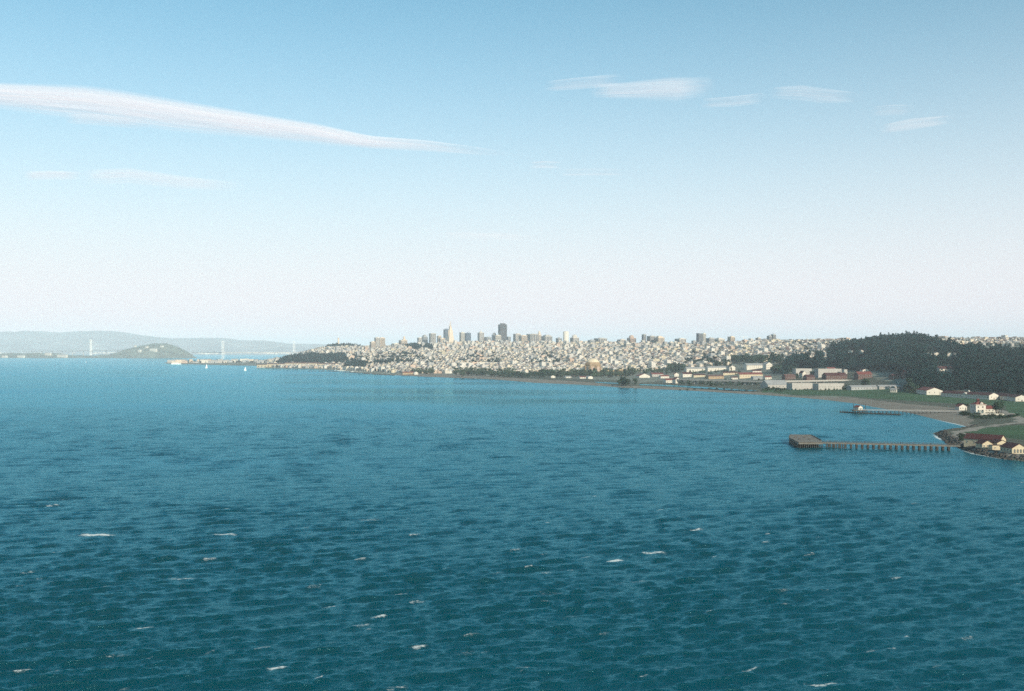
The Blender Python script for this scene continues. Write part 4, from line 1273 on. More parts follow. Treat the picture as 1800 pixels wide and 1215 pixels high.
by_px('brick_barrack', 'brick red barrack with porch just left of the large one', 1412, 1432, 659, 668, 'brick', 'maroon', 14, group=G5, win=5)
by_px('brick_barrack', 'brick red barrack with bright red roof behind the lone dark tree', 1502, 1532, 653.5, 666, 'brick', 'red_roof', 15, group=G5, win=7, rows=2)
by_px('brick_barrack', 'low brick red barrack between trees at the right', 1563, 1586, 657.5, 665.5, 'brick', 'maroon', 13, group=G5, win=5)
by_px('brick_barrack', 'square brick red house with red hipped top at the right end of the row', 1585, 1596, 651.5, 665, 'brick', 'red_roof', 10, group=G5, win=2, rows=2)
by_px('white_villa', 'small white gabled villa above the brick barracks', 1512, 1527, 648.5, 654, 'white', 'maroon', 10, style='gable', win=2)
G6 = 'pale warehouses along the lawn edge'
by_px('warehouse', 'grey warehouse with broad sloping roof left of the pale warehouses', 1338, 1384, 668.5, 682.5, 'pale', 'grey_roof', 26, group=G6, ridge=.55, win=6)
by_px('warehouse', 'pale warehouse with long blank wall next to the grey sloping roof', 1384, 1430, 674, 684.5, 'pale', 'grey_roof', 18, group=G6, style='flat', win=0)
by_px('warehouse', 'pale warehouse with dark doors at the middle of the lawn edge', 1430, 1482, 674.5, 685, 'pale', 'grey_roof', 18, group=G6, style='flat', win=9)
by_px('warehouse', 'long low grey shed behind the lone dark tree', 1490, 1545, 677.5, 685, 'grey', 'grey_roof', 14, group=G6, win=10)
by_px('warehouse', 'low grey and cream shed right of the lone dark tree', 1540, 1584, 677, 684, 'pale', 'grey_roof', 12, group=G6, win=8)
by_px('villa', 'wide white house on the wooded slope above the sheds', 1645, 1678, 644.5, 655.5, 'white', 'maroon', 14, style='long', win=8, rows=2, ymin=1650)
GV = 'villas showing through the forest'
for (a, c, tp_, bs, lab) in [(1490, 1501, 616.5, 620.5, 'white villa high in the forest, left of the others'), (1510, 1519, 616, 622, 'small white villa with bright gable in the forest'), (1447, 1455, 626, 631, 'pale villa low in the forest below the ridge houses'),
                            (1462, 1469, 627.5, 632, 'tiny pale villa at the forest foot'), (1630, 1638, 621.5, 626, 'leftmost villa of the row on the wooded slope'), (1641, 1652, 620.5, 625.5, 'brownish villa second in the row on the wooded slope'),
                            (1664, 1673, 621.5, 626.5, 'cream villa third in the row on the wooded slope'), (1676, 1684, 621.5, 626.5, 'rightmost villa of the row on the wooded slope'), (1423, 1432, 620, 625, 'pale villa on the slope where houses meet forest')]:
    by_px('villa', lab, a, c, tp_ - .8, bs, 'white', 'pinkish', 9, style='gable', group=GV, win=2, ymin=1900, ymax=3600, rz=R(-5))

# the elevated road
vd = thing('viaduct', 'long pale elevated road on dark columns behind the lagoon', 'viaduct', (600, 2260, 0))
va = np.array(flat(1192, 666.5, 13)); vb = np.array(flat(1345, 670.2, 13)); vc = np.array(flat(1600, 666, 13))
cs_ = MB().box(0, 0, -8, 1.8, 2.2, 18.4).mesh('column', M['grey'])
for p, q, nseg in ((va, vb, 12), (vb, vc, 20)):
    d = q - p; L = float(np.hypot(d[0], d[1])); an = math.atan2(d[1], d[0])
    for k in range(nseg):
        m0 = p + d * (k + .5) / nseg
        lc = (m0[0] - 600, m0[1] - 2260, 0)
        put('span', MB().box(0, 0, 10.6, L / nseg - .15, 13, 1.6, True).mesh('span', M['pale']), vd, lc, an)
        put('parapet', MB().box(0, -6.3, 12.21, L / nseg - .15, .4, 1.2).box(0, 6.3, 12.21, L / nseg - .15, .4, 1.2).mesh('parapet', M['pale']), vd, lc, an)
        g_ = gz(m0[0], m0[1])
        for s_ in (-3.6, 3.6):
            put('column', cs_, vd, (m0[0] - 600 - math.sin(an) * s_, m0[1] - 2260 + math.cos(an) * s_, 0), an)
# lagoon behind the beach
lg = [flat(*p, 3.45) for p in [(1124, 675.3), (1160, 676), (1200, 678), (1250, 681), (1300, 684.5), (1334, 686.3), (1325, 687.6), (1290, 686.3), (1240, 683.3), (1190, 680), (1150, 678), (1124, 677)]]
b_ = MB(); b_.quad(*lg[::-1])
tag(put('lagoon_water', b_.mesh('lagoon_water', wm)), 'narrow blue lagoon between beach and viaduct', kind='structure')
lg = [flat(*p, 3.45) for p in [(1045, 671.2), (1085, 673), (1092, 674.8), (1070, 674.4), (1048, 672.6)]]
b_ = MB(); b_.quad(*lg[::-1])
tag(put('lagoon_water', b_.mesh('lagoon_water', wm)), 'short left arm of the lagoon beside the dark pine clump', kind='structure')
# ------------------------------------------------------------------ houses on the slopes: the street grid is turned to the view
FOREST = [(1374, 662), (1380, 645), (1392, 634), (1420, 634), (1450, 626), (1466, 617), (1480, 611), (1500, 606), (1540, 602.5), (1590, 598.7), (1625, 602.5), (1660, 610), (1700, 621), (1740, 628), (1765, 624), (1800, 626), (2300, 629),
          (2300, 700), (1800, 695), (1700, 687), (1640, 690), (1604, 690), (1600, 664), (1560, 653), (1500, 652), (1440, 648), (1400, 648)]
PARKS = [[(484, 641), (490, 632), (505, 624), (560, 624), (604, 625), (612, 634), (606, 641), (560, 641)],            # bluff behind the pier sheds
         [(1284, 642), (1286, 630), (1310, 627), (1338, 630), (1342, 640)], [(1344, 645), (1348, 630), (1374, 630), (1378, 645)],
         [(1174, 657), (1176, 646), (1198, 648), (1204, 657)], [(655, 642), (660, 639.5), (690, 639), (690, 642)],
         [(604, 649), (610, 640), (645, 641), (640, 650)], [(566, 613), (590, 606), (612, 606), (640, 613), (612, 610.5), (590, 611)],
         [(712, 613), (714, 606), (726, 605), (742, 613), (735, 618)], [(745, 614), (750, 609), (762, 613), (760, 618)]]
def proj(x, y, z):
    return CX + F * x / y, HY + (CAMZ - z) * F / y
def in_px(px, py, P):
    return inpoly(np.asarray(px, float), np.asarray(py, float), P)
cg, sg_ = math.cos(GRID), math.sin(GRID)
hr = np.random.default_rng(21)
A_, B_ = np.meshgrid(np.arange(-4200, 4200, 14.0), np.arange(1500, 8200, 24.0))
A_ = A_ + hr.uniform(-.5, .5, A_.shape); B_ = B_ + hr.uniform(-1.2, 1.2, B_.shape)
hx_ = (A_ * cg - B_ * sg_).ravel() + 1500 ; hy_ = (A_ * sg_ + B_ * cg).ravel()
ia = (np.floor(A_ / 14.0).astype(int) % 9 == 0).ravel()
ib = (np.arange(A_.shape[0]) % 3 == 0)
hpx = CX + F * hx_ / np.maximum(hy_, 1)
ok = (hy_ > 2300) & (hy_ < 7000) & (hpx > 280) & (hpx < 2000) & ~ia
hx_, hy_ = hx_[ok], hy_[ok]
hz_ = ground(hx_, hy_)
hd_ = shore_dist(hx_, hy_)
hpx, hpy = proj(hx_, hy_, hz_)
near_lim = np.interp(hpx, [280, 460, 600, 690, 760, 860, 960, 1000, 1060, 1100, 1180, 1340, 1400, 1480, 1560, 2000], [9999, 646, 650, 655.5, 656.5, 657, 657.5, 653, 652, 655, 650, 637, 634, 622, 605, 614])
ridge_b = np.interp(hpx, [280, 460, 600, 690, 800, 900, 1000, 1100, 1200, 1300, 1400, 1500, 1800, 2000], [7000, 7400, 7400, 6300, 6200, 6200, 5800, 5400, 5000, 4700, 4200, 3900, 4000, 4000])
ok = (hd_ > 25) & (hpy < near_lim) & (hy_ < ridge_b) & (hpx > 470)
for P in PARKS + [FOREST]:
    ok &= ~in_px(hpx, hpy, P)
ok &= ~((hpx > 1560) & (hy_ < 2900))
hx_, hy_, hz_, hpx, hpy = [v[ok] for v in (hx_, hy_, hz_, hpx, hpy)]
u = hr.random(len(hx_))
green = np.clip(.15 + .14 * np.sin(hx_ * .004 + 1) * np.sin(hy_ * .005), .04, .4) + np.where(hpx > 1380, .22, 0) + np.where(hpx > 1640, .15, 0) + np.where(hpx < 700, .08, 0)
tree_here = u < green
hx_t, hy_t, hz_t = hx_[tree_here], hy_[tree_here], hz_[tree_here]
hk = ~tree_here
hx_, hy_, hz_, hpx, hpy = [v[hk] for v in (hx_, hy_, hz_, hpx, hpy)]
WALLS = np.array([(.60, .56, .50), (.55, .49, .40), (.62, .60, .56), (.48, .44, .39), (.56, .47, .38), (.44, .42, .40), (.50, .45, .34), (.52, .40, .32), (.40, .41, .42), (.58, .52, .42)])
ROOFS = np.array([(.30, .28, .26), (.36, .33, .29), (.20, .18, .17), (.30, .22, .17), (.42, .39, .35), (.24, .15, .12)])
def house_unit(w, d, h, kind, seed):
    """faces of one house: returns verts, quads, face colours"""
    r_ = np.random.default_rng(seed)
    wall = WALLS[r_.integers(len(WALLS))] * np.array((1.06, 1.0, .95)) * r_.uniform(.86, 1.12); roof = ROOFS[r_.integers(len(ROOFS))] * r_.uniform(1.0, 1.35)
    V, Q, C = [], [], []
    def q(a, b, c, e, colr):
        n = len(V); V.extend([a, b, c, e]); Q.append((n, n + 1, n + 2, n + 3)); C.append(colr)
    x, y = w / 2, d / 2
    q((-x, -y, -4), (x, -y, -4), (x, -y, h), (-x, -y, h), wall)
    q((x, -y, -4), (x, y, -4), (x, y, h), (x, -y, h), wall)
    q((x, y, -4), (-x, y, -4), (-x, y, h), (x, y, h), wall)
    q((-x, y, -4), (-x, -y, -4), (-x, -y, h), (-x, y, h), wall)
    if kind == 0:
        q((-x, -y, h - .5), (x, -y, h - .5), (x, y, h - .5), (-x, y, h - .5), roof)
        q((-x * .2, -y * .1, h - .5), (x * .3, -y * .1, h - .5), (x * .3, -y * .1, h + 1.8), (-x * .2, -y * .1, h + 1.8), wall)
        q((-x * .2, y * .4, h - .5), (-x * .2, -y * .1, h - .5), (-x * .2, -y * .1, h + 1.8), (-x * .2, y * .4, h + 1.8), wall)
        q((-x * .2, -y * .1, h + 1.8), (x * .3, -y * .1, h + 1.8), (x * .3, y * .4, h + 1.8), (-x * .2, y * .4, h + 1.8), roof)
    elif kind == 1:
        rh = w * .28
        q((-x - .3, -y - .3, h - .1), (0, -y - .3, h + rh), (0, y + .3, h + rh), (-x - .3, y + .3, h - .1), roof)
        q((0, -y - .3, h + rh), (x + .3, -y - .3, h - .1), (x + .3, y + .3, h - .1), (0, y + .3, h + rh), roof)
        q((-x, -y, h), (x, -y, h), (0, -y, h + rh), (0, -y, h + rh), wall)
        q((x, y, h), (-x, y, h), (0, y, h + rh), (0, y, h + rh), wall)
    else:
        rh = w * .22; a = x * .3
        q((-x, -y, h), (x, -y, h), (a, -y * .3, h + rh), (-a, -y * .3, h + rh), roof)
        q((x, -y, h), (x, y, h), (a, y * .3, h + rh), (a, -y * .3, h + rh), roof)
        q((x, y, h), (-x, y, h), (-a, y * .3, h + rh), (a, y * .3, h + rh), roof)
        q((-x, y, h), (-x, -y, h), (-a, -y * .3, h + rh), (-a, y * .3, h + rh), roof)
        q((-a, -y * .3, h + rh), (a, -y * .3, h + rh), (a, y * .3, h + rh), (-a, y * .3, h + rh), roof)
    dk_ = np.array((.05, .055, .06))
    nf = max(1, int(h / 3.2))
    for k in range(min(nf, 6)):
        z = h * (k + .35) / nf
        n_ = 2 if w < 14 else 4
        for i in range(n_):
            cx_ = -x + w * (i + .5) / n_
            q((cx_ - w / n_ * .24, -y - .08, z), (cx_ + w / n_ * .24, -y - .08, z), (cx_ + w / n_ * .24, -y - .08, z + h / nf * .42), (cx_ - w / n_ * .24, -y - .08, z + h / nf * .42), dk_)
        if k % 2 == 0:
            q((-x - .08, y * .4, z), (-x - .08, -y * .4, z), (-x - .08, -y * .4, z + h / nf * .4), (-x - .08, y * .4, z + h / nf * .4), dk_)
    return np.array(V, float), np.array(Q), np.array(C)
M['house'] = material('house_paint', (.5, .5, .5), .85, .08, .15, attr='tint')
UNITS = []
for i in range(40):
    big = i >= 30
    w = hr.uniform(13, 23) if big else hr.uniform(10.5, 13.8); d = hr.uniform(13, 20) if big else hr.uniform(14, 20)
    h = hr.uniform(12, 22) if big else hr.uniform(6.0, 10.5)
    UNITS.append(house_unit(w, d, h, 0 if big else int(hr.choice([0, 0, 1, 2])), 500 + i) + (big,))
slope_big = (hr.random(len(hx_)) < np.where((hpy < 619) & (hpx < 1330) & (hpx > 680), .10, np.where(hpx > 1380, .015, .028)))
uid = np.where(slope_big, hr.integers(30, 40, len(hx_)), hr.integers(0, 30, len(hx_)))
order = np.argsort(hy_)
near_small = [i for i in order if not slope_big[i] and 700 < hpx[i] < 1345][:290]
big_ids = [i for i in order if slope_big[i]][:150]
single = set(near_small) | set(big_ids)
unit_me = []
for V, Q, C, big in UNITS:
    unit_me.append(big_mesh('house', V, Q, [M['house']], {'tint': ('FACE', 'FLOAT_COLOR', C)}, link=False))
def where_words(px, py):
    a = ('below the dark slab tower' if 840 < px < 930 else 'below the pyramid tower' if 760 < px <= 840 else 'below the left end of the skyline' if px <= 760 else 'left of the domed rotunda' if px < 1027
         else 'above the domed rotunda' if px < 1065 else 'between the rotunda and the lagoon halls' if px < 1190 else 'above the white lagoon halls' if px < 1300 else 'beside the dark park trees')
    return a
for i in near_small:
    C = UNITS[uid[i]][2]
    wl_ = C[0]; lum = wl_.mean(); rfc = C[4]
    tone = 'white' if lum > .53 else 'cream' if wl_[0] - wl_[2] > .13 else 'pale grey' if lum < .43 else 'beige'
    o = put('house', unit_me[uid[i]], None, (hx_[i], hy_[i], hz_[i]), GRID + hr.normal(0, .012))
    tag(o, f'small {tone} house in the lowest streets {where_words(hpx[i], hpy[i])}', 'house', f'houses in the flat streets {where_words(hpx[i], hpy[i])}')
for i in big_ids:
    C = UNITS[uid[i]][2]
    wl_ = C[0]; lum = wl_.mean()
    tone = 'white' if lum > .53 else 'cream' if wl_[0] - wl_[2] > .13 else 'pale grey' if lum < .43 else 'beige'
    lvl = 'high on the slope' if hpy[i] < 615 else 'halfway up the slope' if hpy[i] < 630 else 'low on the slope'
    o = put('apartment_block', unit_me[uid[i]], None, (hx_[i], hy_[i], hz_[i]), GRID + hr.normal(0, .012))
    tag(o, f'{tone} apartment block {lvl} {where_words(hpx[i], hpy[i])}', 'apartments', f'apartment blocks {lvl} {where_words(hpx[i], hpy[i])}')
rest = np.array([i for i in range(len(hx_)) if i not in single])
VV, QQ, CC = [], [], []
nb = 0
for k, (V, Q, C, big) in enumerate(UNITS):
    ids = rest[uid[rest] == k]
    if not len(ids): continue
    an = GRID + hr.normal(0, .012, len(ids))
    c_, s_ = np.cos(an)[:, None], np.sin(an)[:, None]
    X = V[None, :, 0] * c_ - V[None, :, 1] * s_ + hx_[ids][:, None]
    Y = V[None, :, 0] * s_ + V[None, :, 1] * c_ + hy_[ids][:, None]
    Z = V[None, :, 2] * hr.uniform(.85, 1.25, len(ids))[:, None] + hz_[ids][:, None]
    VV.append(np.stack([X, Y, Z], -1).reshape(-1, 3))
    QQ.append((Q[None] + (np.arange(len(ids)) * len(V))[:, None, None] + nb).reshape(-1, 4))
    CC.append((C[None] * hr.uniform(.78, 1.05, (len(ids), 1, 1))).reshape(-1, 3))
    nb += len(ids) * len(V)
tag(big_mesh('houses', np.concatenate(VV), np.concatenate(QQ), [M['house']], {'tint': ('FACE', 'FLOAT_COLOR', np.concatenate(CC))}), 'thousands of small pale houses covering the far slopes', kind='stuff')

# ------------------------------------------------------------------ trees one can pick out
T_BROAD = make_tree('tree', 'dark broad pine with several trunks beside the cupola house', 1, 17, 15, 4.5, 13, 2200, .55, 'leaf', near(1756, 729), 5)
PINE = make_tree('tree', 'tallest dark pine of the clump on the beach by the lagoon', 2, 20, 17, 2.5, 12, 700, 1.0, 'leaf', spot(1095, 677.5, 2000, 2900), 2, 'pine clump on the beach')
ROUND = make_tree('tree', 'lone dark full crowned tree in front of the viaduct and brick barracks', 3, 24, 19, 1.0, 14, 700, 1.1, 'leaf', spot(1521, 684.5, 1500, 2000))
TALL = make_tree('tree', 'tall dark tree at the forest edge left of the red roofed hangar', 4, 27, 13, 2.0, 12, 600, 1.1, 'leaf', spot(1598, 690.3, 1400, 2000), 1, 'dark trees left of the red roofed hangar')
GREY = make_tree('tree', 'broad grey green waterfront tree with gaps in its crown', 5, 18, 17, 2.0, 13, 600, 1.0, 'leaf2', spot(845, 660, 2400, 3300), 2, 'trees of the waterfront green')
BUSH = make_tree('tree', 'low dark bushy tree at the white chapel', 6, 10, 11, .3, 8, 350, .8, 'leaf', spot(1430, 666, 1800, 2400), 1)
tr = random.Random(8)
def belt(src, n, p0, p1, py0, py1, s0, s1, label, group, ymin=1400, ymax=4300):
    """n copies of a tree along a row between two pixel columns"""
    for i in range(n):
        px = p0 + (p1 - p0) * (i + tr.uniform(.1, .9)) / n
        py = tr.uniform(py0, py1)
        s = tr.uniform(s0, s1)
        c = dup(src, spot(px, py, ymin, ymax), tr.uniform(0, 6.28), label, (s * tr.uniform(.85, 1.2), s * tr.uniform(.85, 1.2), s))
        if group: c['group'] = group
        elif 'group' in c: del c['group']
belt(PINE, 5, 1088, 1106, 677, 679, .7, .95, 'dark pine in the big clump on the beach by the lagoon', 'pine clump on the beach', 2000, 2900)
belt(PINE, 1, 1114, 1119, 677.5, 678.5, .8, .85, 'leaning dark pine standing just right of the big beach clump', None, 2000, 2900)
belt(ROUND, 5, 1588, 1614, 689.5, 691, .6, .9, 'dark bushy tree at the forest edge left of the red roofed hangar', 'dark trees left of the red roofed hangar')
belt(BUSH, 3, 1482, 1494, 684, 685.5, .7, 1.0, 'low dark tree by the pale warehouse wall', 'low trees by the pale warehouse')
belt(BUSH, 20, 1345, 1490, 685.2, 686.2, .22, .5, 'low dark bush along the foot of the warehouse walls', 'bushes along the warehouse walls')
belt(BUSH, 1, 1348, 1352, 682, 683, 1.1, 1.2, 'round dark tree in front of the grey sloping roof', None)
belt(ROUND, 3, 1424, 1440, 661, 665, .55, .75, 'dark tree between the white halls of the forest edge', 'trees between the white halls')
belt(ROUND, 4, 1394, 1404, 660, 666, .45, .6, 'dark tree before the left white hall', 'trees before the left white hall')
WF = 'trees of the waterfront green'
belt(GREY, 9, 724, 760, 655.5, 658.5, .85, 1.25, 'grey green tree in the clump by the marina red roof', 'tree clump by the marina red roof', 2500, 3600)
belt(GREY, 26, 800, 905, 657, 662.5, .95, 1.5, 'grey green tree of the long row behind the pale waterfront', WF, 2300, 3400)
belt(ROUND, 22, 880, 950, 661.5, 664.5, .5, .9, 'low dark tree of the hedge like row behind the beach', 'dark row behind the beach', 2300, 3400)
belt(ROUND, 12, 948, 974, 660.5, 665, .75, 1.05, 'tall dark tree of the group left of the rotunda colonnade', 'dark group left of the colonnade', 2300, 3200)
PAL = 'trees in front of the domed rotunda'
belt(GREY, 44, 976, 1112, 660.2, 664, .95, 1.35, 'grey green tree standing before the domed rotunda and its colonnade', PAL, 2400, 3000)
belt(TALL, 7, 1000, 1100, 660, 662, .75, .95, 'slim tall tree among those before the domed rotunda', 'slim trees before the domed rotunda', 2400, 3000)
belt(GREY, 18, 1100, 1172, 653, 659, .6, 1.0, 'grey green tree behind the red roofed sheds', 'trees behind the red roofed sheds', 2300, 3200)
belt(ROUND, 13, 1173, 1203, 648, 657, .75, 1.1, 'dark tree of the dense group left of the long white halls', 'dense group left of the white halls', 2200, 3300)
belt(ROUND, 20, 1204, 1282, 640, 645, .6, .95, 'dark tree of the belt above the long white halls', 'belt above the long white halls', 2400, 3600)
belt(ROUND, 22, 1286, 1340, 633, 640, .8, 1.2, 'dark tree of the park mass above the gabled hall', 'park mass above the gabled hall', 2400, 3600)
belt(TALL, 14, 1346, 1376, 634, 645, .75, 1.1, 'tall dark tree beside the large white gabled hall', 'tall trees beside the gabled hall', 2200, 3400)
belt(ROUND, 14, 1358, 1394, 650, 658, .7, 1.0, 'dark tree in the mass below the large gabled hall', 'mass below the gabled hall', 2000, 3000)
belt(BUSH, 16, 1210, 1300, 654, 658, .7, 1.2, 'small dark tree between the halls behind the viaduct', 'small trees between the halls', 2100, 3000)
belt(BUSH, 20, 1196, 1345, 674, 679, .8, 1.3, 'low dark tree under the pale viaduct', 'low trees under the viaduct', 1900, 2260)
belt(BUSH, 5, 1290, 1336, 657, 666, .6, .9, 'small tree before the cream hall', 'small trees before the cream hall', 1900, 2700)
belt(TALL, 1, 1283, 1285, 651, 652, .75, .75, 'pointed dark conifer before the white gable end', None, 2200, 3000)

# ------------------------------------------------------------------ shrubs
sh = crown_arrays(77, 3.0, 7.0, .1, 7, 260, .42)
sh_me = big_mesh('shrub', sh[0], sh[1], [M['shrub']], link=False)
def shrub(px, py, s, lab, group):
    o = put('shrub', sh_me, None, near(px, py), tr.uniform(0, 6.28), (s * 1.2, s * 1.2, s))
    tag(o, lab, 'shrub', group)
for i in range(10): shrub(1690 + i * 1.6, 729.5 + tr.uniform(-1.2, 1.2), tr.uniform(.8, 1.3), 'dark shrub in the thicket below the small boathouse', 'thicket below the boathouse')
for i in range(22): shrub(1712 + i * 3.6, 734 + tr.uniform(-2.5, 2.5), tr.uniform(.7, 1.2), 'dark dune shrub below the garden wall of the cupola house', 'dune shrubs below the garden wall')
for i in range(7): shrub(1713 + i * 5, 727.8, tr.uniform(.5, .7), 'small bush along the front of the cupola house', 'bushes in front of the cupola house')
for i in range(7): shrub(1689 + (i % 3) * 4, 766 + i * 1.5, tr.uniform(.8, 1.2), 'rounded green bush beside the gravel path left of the long hall', 'bushes beside the gravel path')
for i in range(18): shrub(1340 + i * 2.2, 686 + tr.uniform(-2.5, 2.2), tr.uniform(.9, 1.6), 'dark shrub on the dune at the right end of the lagoon', 'dune shrubs at the lagoon end')
for i in range(16): shrub(1130 + i * 13, 682 + (i * 13) * .046 + tr.uniform(-1.5, .5) - 3.0, tr.uniform(.5, 1.0), 'small dark shrub on the sand bar of the lagoon', 'shrubs on the sand bar')
for i in range(14): shrub(1684 + i * 2.5, 713 + tr.uniform(-1.5, 1.2), tr.uniform(.7, 1.2), 'dark bush behind the small boathouse', 'bushes behind the boathouse') if not 1700 < 1684 + i * 2.5 < 1716 else None

# ------------------------------------------------------------------ forest and street trees: instanced crowns, uncountable
def crown_of(t):
    return [c for c in t.children if c.name.startswith('crown')][0]
fsrc = []
for s_, H_, W_ in ((31, 21, 14), (32, 25, 13), (33, 18, 15)):
    V, Fc, cs = crown_arrays(s_, H_, W_, 1.0, 12, 330, 1.35)
    fsrc.append((V, Fc))
def scatter_stuff(name, label, pts, sizes, mat):
    """crowns spread over many points, one object; three crown shapes through geometry nodes"""
    kinds = hr.integers(0, 3, len(pts))
    o = big_mesh(name, pts, np.zeros((0, 3), np.int32).reshape(0, 3), [], {'size': ('POINT', 'FLOAT', sizes), 'turn': ('POINT', 'FLOAT_VECTOR', np.stack([np.zeros(len(pts)), np.zeros(len(pts)), hr.uniform(0, 6.28, len(pts))], -1)),
                                                                                   'shape': ('POINT', 'FLOAT', kinds)})
    ng = bpy.data.node_groups.new(name + '_spread', 'GeometryNodeTree')
    ng.interface.new_socket('Geometry', in_out='INPUT', socket_type='NodeSocketGeometry')
    ng.interface.new_socket('Geometry', in_out='OUTPUT', socket_type='NodeSocketGeometry')
    gi = ng.nodes.new('NodeGroupInput'); go = ng.nodes.new('NodeGroupOutput')
    jn = ng.nodes.new('GeometryNodeJoinGeometry')
    def attr(nm, ty):
        n = ng.nodes.new('GeometryNodeInputNamedAttribute'); n.data_type = ty
        n.inputs['Name'].default_value = nm
        return n.outputs['Attribute']
    for k in range(3):
        ip = ng.nodes.new('GeometryNodeInstanceOnPoints')
        oi = ng.nodes.new('GeometryNodeObjectInfo')
        oi.inputs['Object'].default_value = mat[k]
        oi.transform_space = 'ORIGINAL'
        cmp_ = ng.nodes.new('FunctionNodeCompare'); cmp_.data_type = 'FLOAT'; cmp_.operation = 'EQUAL'
        ng.links.new(attr('shape', 'FLOAT'), cmp_.inputs[0]); cmp_.inputs[1].default_value = k; cmp_.inputs['Epsilon'].default_value = .1
        ng.links.new(gi.outputs[0], ip.inputs['Points'])
        ng.links.new(cmp_.outputs[0], ip.inputs['Selection'])
        ng.links.new(oi.outputs['Geometry'], ip.inputs['Instance'])
        ng.links.new(attr('turn', 'FLOAT_VECTOR'), ip.inputs['Rotation'])
        ng.links.new(attr('size', 'FLOAT'), ip.inputs['Scale'])
        ng.links.new(ip.outputs[0], jn.inputs[0])
    ng.links.new(jn.outputs[0], go.inputs[0])
    md = o.modifiers.new('spread', 'NODES'); md.node_group = ng
    tag(o, label, kind='stuff')
    return o
# three trees at the front of the forest give the crowns
src_objs = []
for k, (px, py) in enumerate([(1660, 689), (1712, 690.5), (1775, 694)]):
    t = thing('tree', ['dark forest tree behind the red roofed hangar', 'dark forest tree behind the middle gable of the long shed', 'dark forest tree behind the right end sheds'][k], 'tree', spot(px, py, 1450, 2300), 0, 'forest edge trees')
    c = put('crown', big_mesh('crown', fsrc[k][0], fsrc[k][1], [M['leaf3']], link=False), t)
    put('trunk', MB().tube((0, 0, -2), (0, 0, 12), .55, 6, .25).mesh('trunk', M['bark']), t)
    src_objs.append(c)
fx, fy = np.meshgrid(np.arange(300, 2700, 8.5), np.arange(1450, 3700, 8.5))
fx = (fx + hr.uniform(-4, 4, fx.shape)).ravel(); fy = (fy + hr.uniform(-4, 4, fy.shape)).ravel()
fp = CX + F * fx / fy
k_ = (fp > 1365) & (fp < 2150)
fx, fy = fx[k_], fy[k_]
fz = ground(fx, fy)
fp, fq = proj(fx, fy, fz)
k_ = in_px(fp, fq, FOREST) & (hr.random(len(fp)) < np.where(fp > 1830, .5, .95))
clear_ = np.zeros(len(fp), bool)
for (a, c, tp_, bs) in [(1490, 1501, 615, 622.5), (1510, 1519, 615, 624), (1447, 1455, 625, 633.5), (1462, 1469, 626, 634.5), (1629, 1639, 620, 628.5), (1640, 1653, 619, 628), (1663, 1674, 620, 629), (1675, 1685, 620, 629), (1644, 1679, 643, 656), (1423, 1432, 619, 628)]:
    clear_ = clear_ | ((fp > a - 3) & (fp < c + 3) & (fq > tp_) & (fq < bs + 17)); k_ &= ~((fp > a) & (fp < c) & (fq > tp_) & (fq < bs + 1.5))
fx, fy, fz, clear_ = fx[k_], fy[k_], fz[k_], clear_[k_]
fsz = np.clip(hr.normal(.97, .27, len(fx)), .45, 1.6)
fsz = np.where(clear_, hr.uniform(.25, .42, len(fx)), fsz)
fsz *= np.clip(.95 + .22 * np.sin(fx * .013) * np.sin(fy * .011 + 1), .6, 1.3) * np.clip((fy - 1420) / 260, .45, 1)
bx = []
for P, dens in zip(PARKS, (1.3, 0, 0, 0, .12, .8, 1.0, 1, 1)):                     # wooded hills too far off to count
    if not dens: continue
    pp = np.array(P); 
    for _ in range(int(420 * dens)):
        q = (hr.uniform(pp[:, 0].min(), pp[:, 0].max()), hr.uniform(pp[:, 1].min(), pp[:, 1].max()))
        if in_px([q[0]], [q[1]], P)[0]:
            bx.append(spot(q[0], q[1], 2600, 7200))
for _ in range(330):                                       # loose groves between the houses behind the marina
    gx, gw = hr.choice([625, 660, 700, 735, 690, 850, 960, 1240]), 18
    bx.append(spot(gx + hr.normal(0, gw), hr.choice([637.5, 641.5, 632, 626]) + hr.normal(0, 1.0), 2600, 7200))
bx = np.array(bx)
fpts = np.concatenate([np.stack([fx, fy, fz], -1), bx])
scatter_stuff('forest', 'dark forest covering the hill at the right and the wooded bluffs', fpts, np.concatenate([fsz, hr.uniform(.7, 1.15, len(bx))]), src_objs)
ex_ = hr.uniform(-1, 1, (700, 2))
ltx, lty = [], []
for px in np.concatenate([hr.uniform(300, 480, 150), hr.uniform(600, 1200, 260), hr.uniform(1380, 1560, 160)]):
    yy = hr.uniform(5750, 6900) if px < 480 else None
    if yy is None:
        lo = np.interp(px, [600, 690, 900, 1200, 1400, 1560], [5000, 4600, 4000, 3400, 3000, 2900]); hi_ = np.interp(px, [600, 690, 900, 1200, 1400, 1560], [6500, 6000, 6000, 4800, 3900, 3600])
        yy = hr.uniform(lo, hi_)
    ltx.append((px - CX) / F * yy); lty.append(yy)
st = np.concatenate([np.stack([hx_t, hy_t], -1), np.stack([ltx, lty], -1)])
stz = ground(st[:, 0], st[:, 1])
k_ = shore_dist(st[:, 0], st[:, 1]) > 15
scatter_stuff('street_trees', 'small dark trees scattered through the house covered slopes', np.concatenate([st[k_], stz[k_][:, None]], 1), hr.uniform(.32, .72, int(k_.sum())), src_objs)
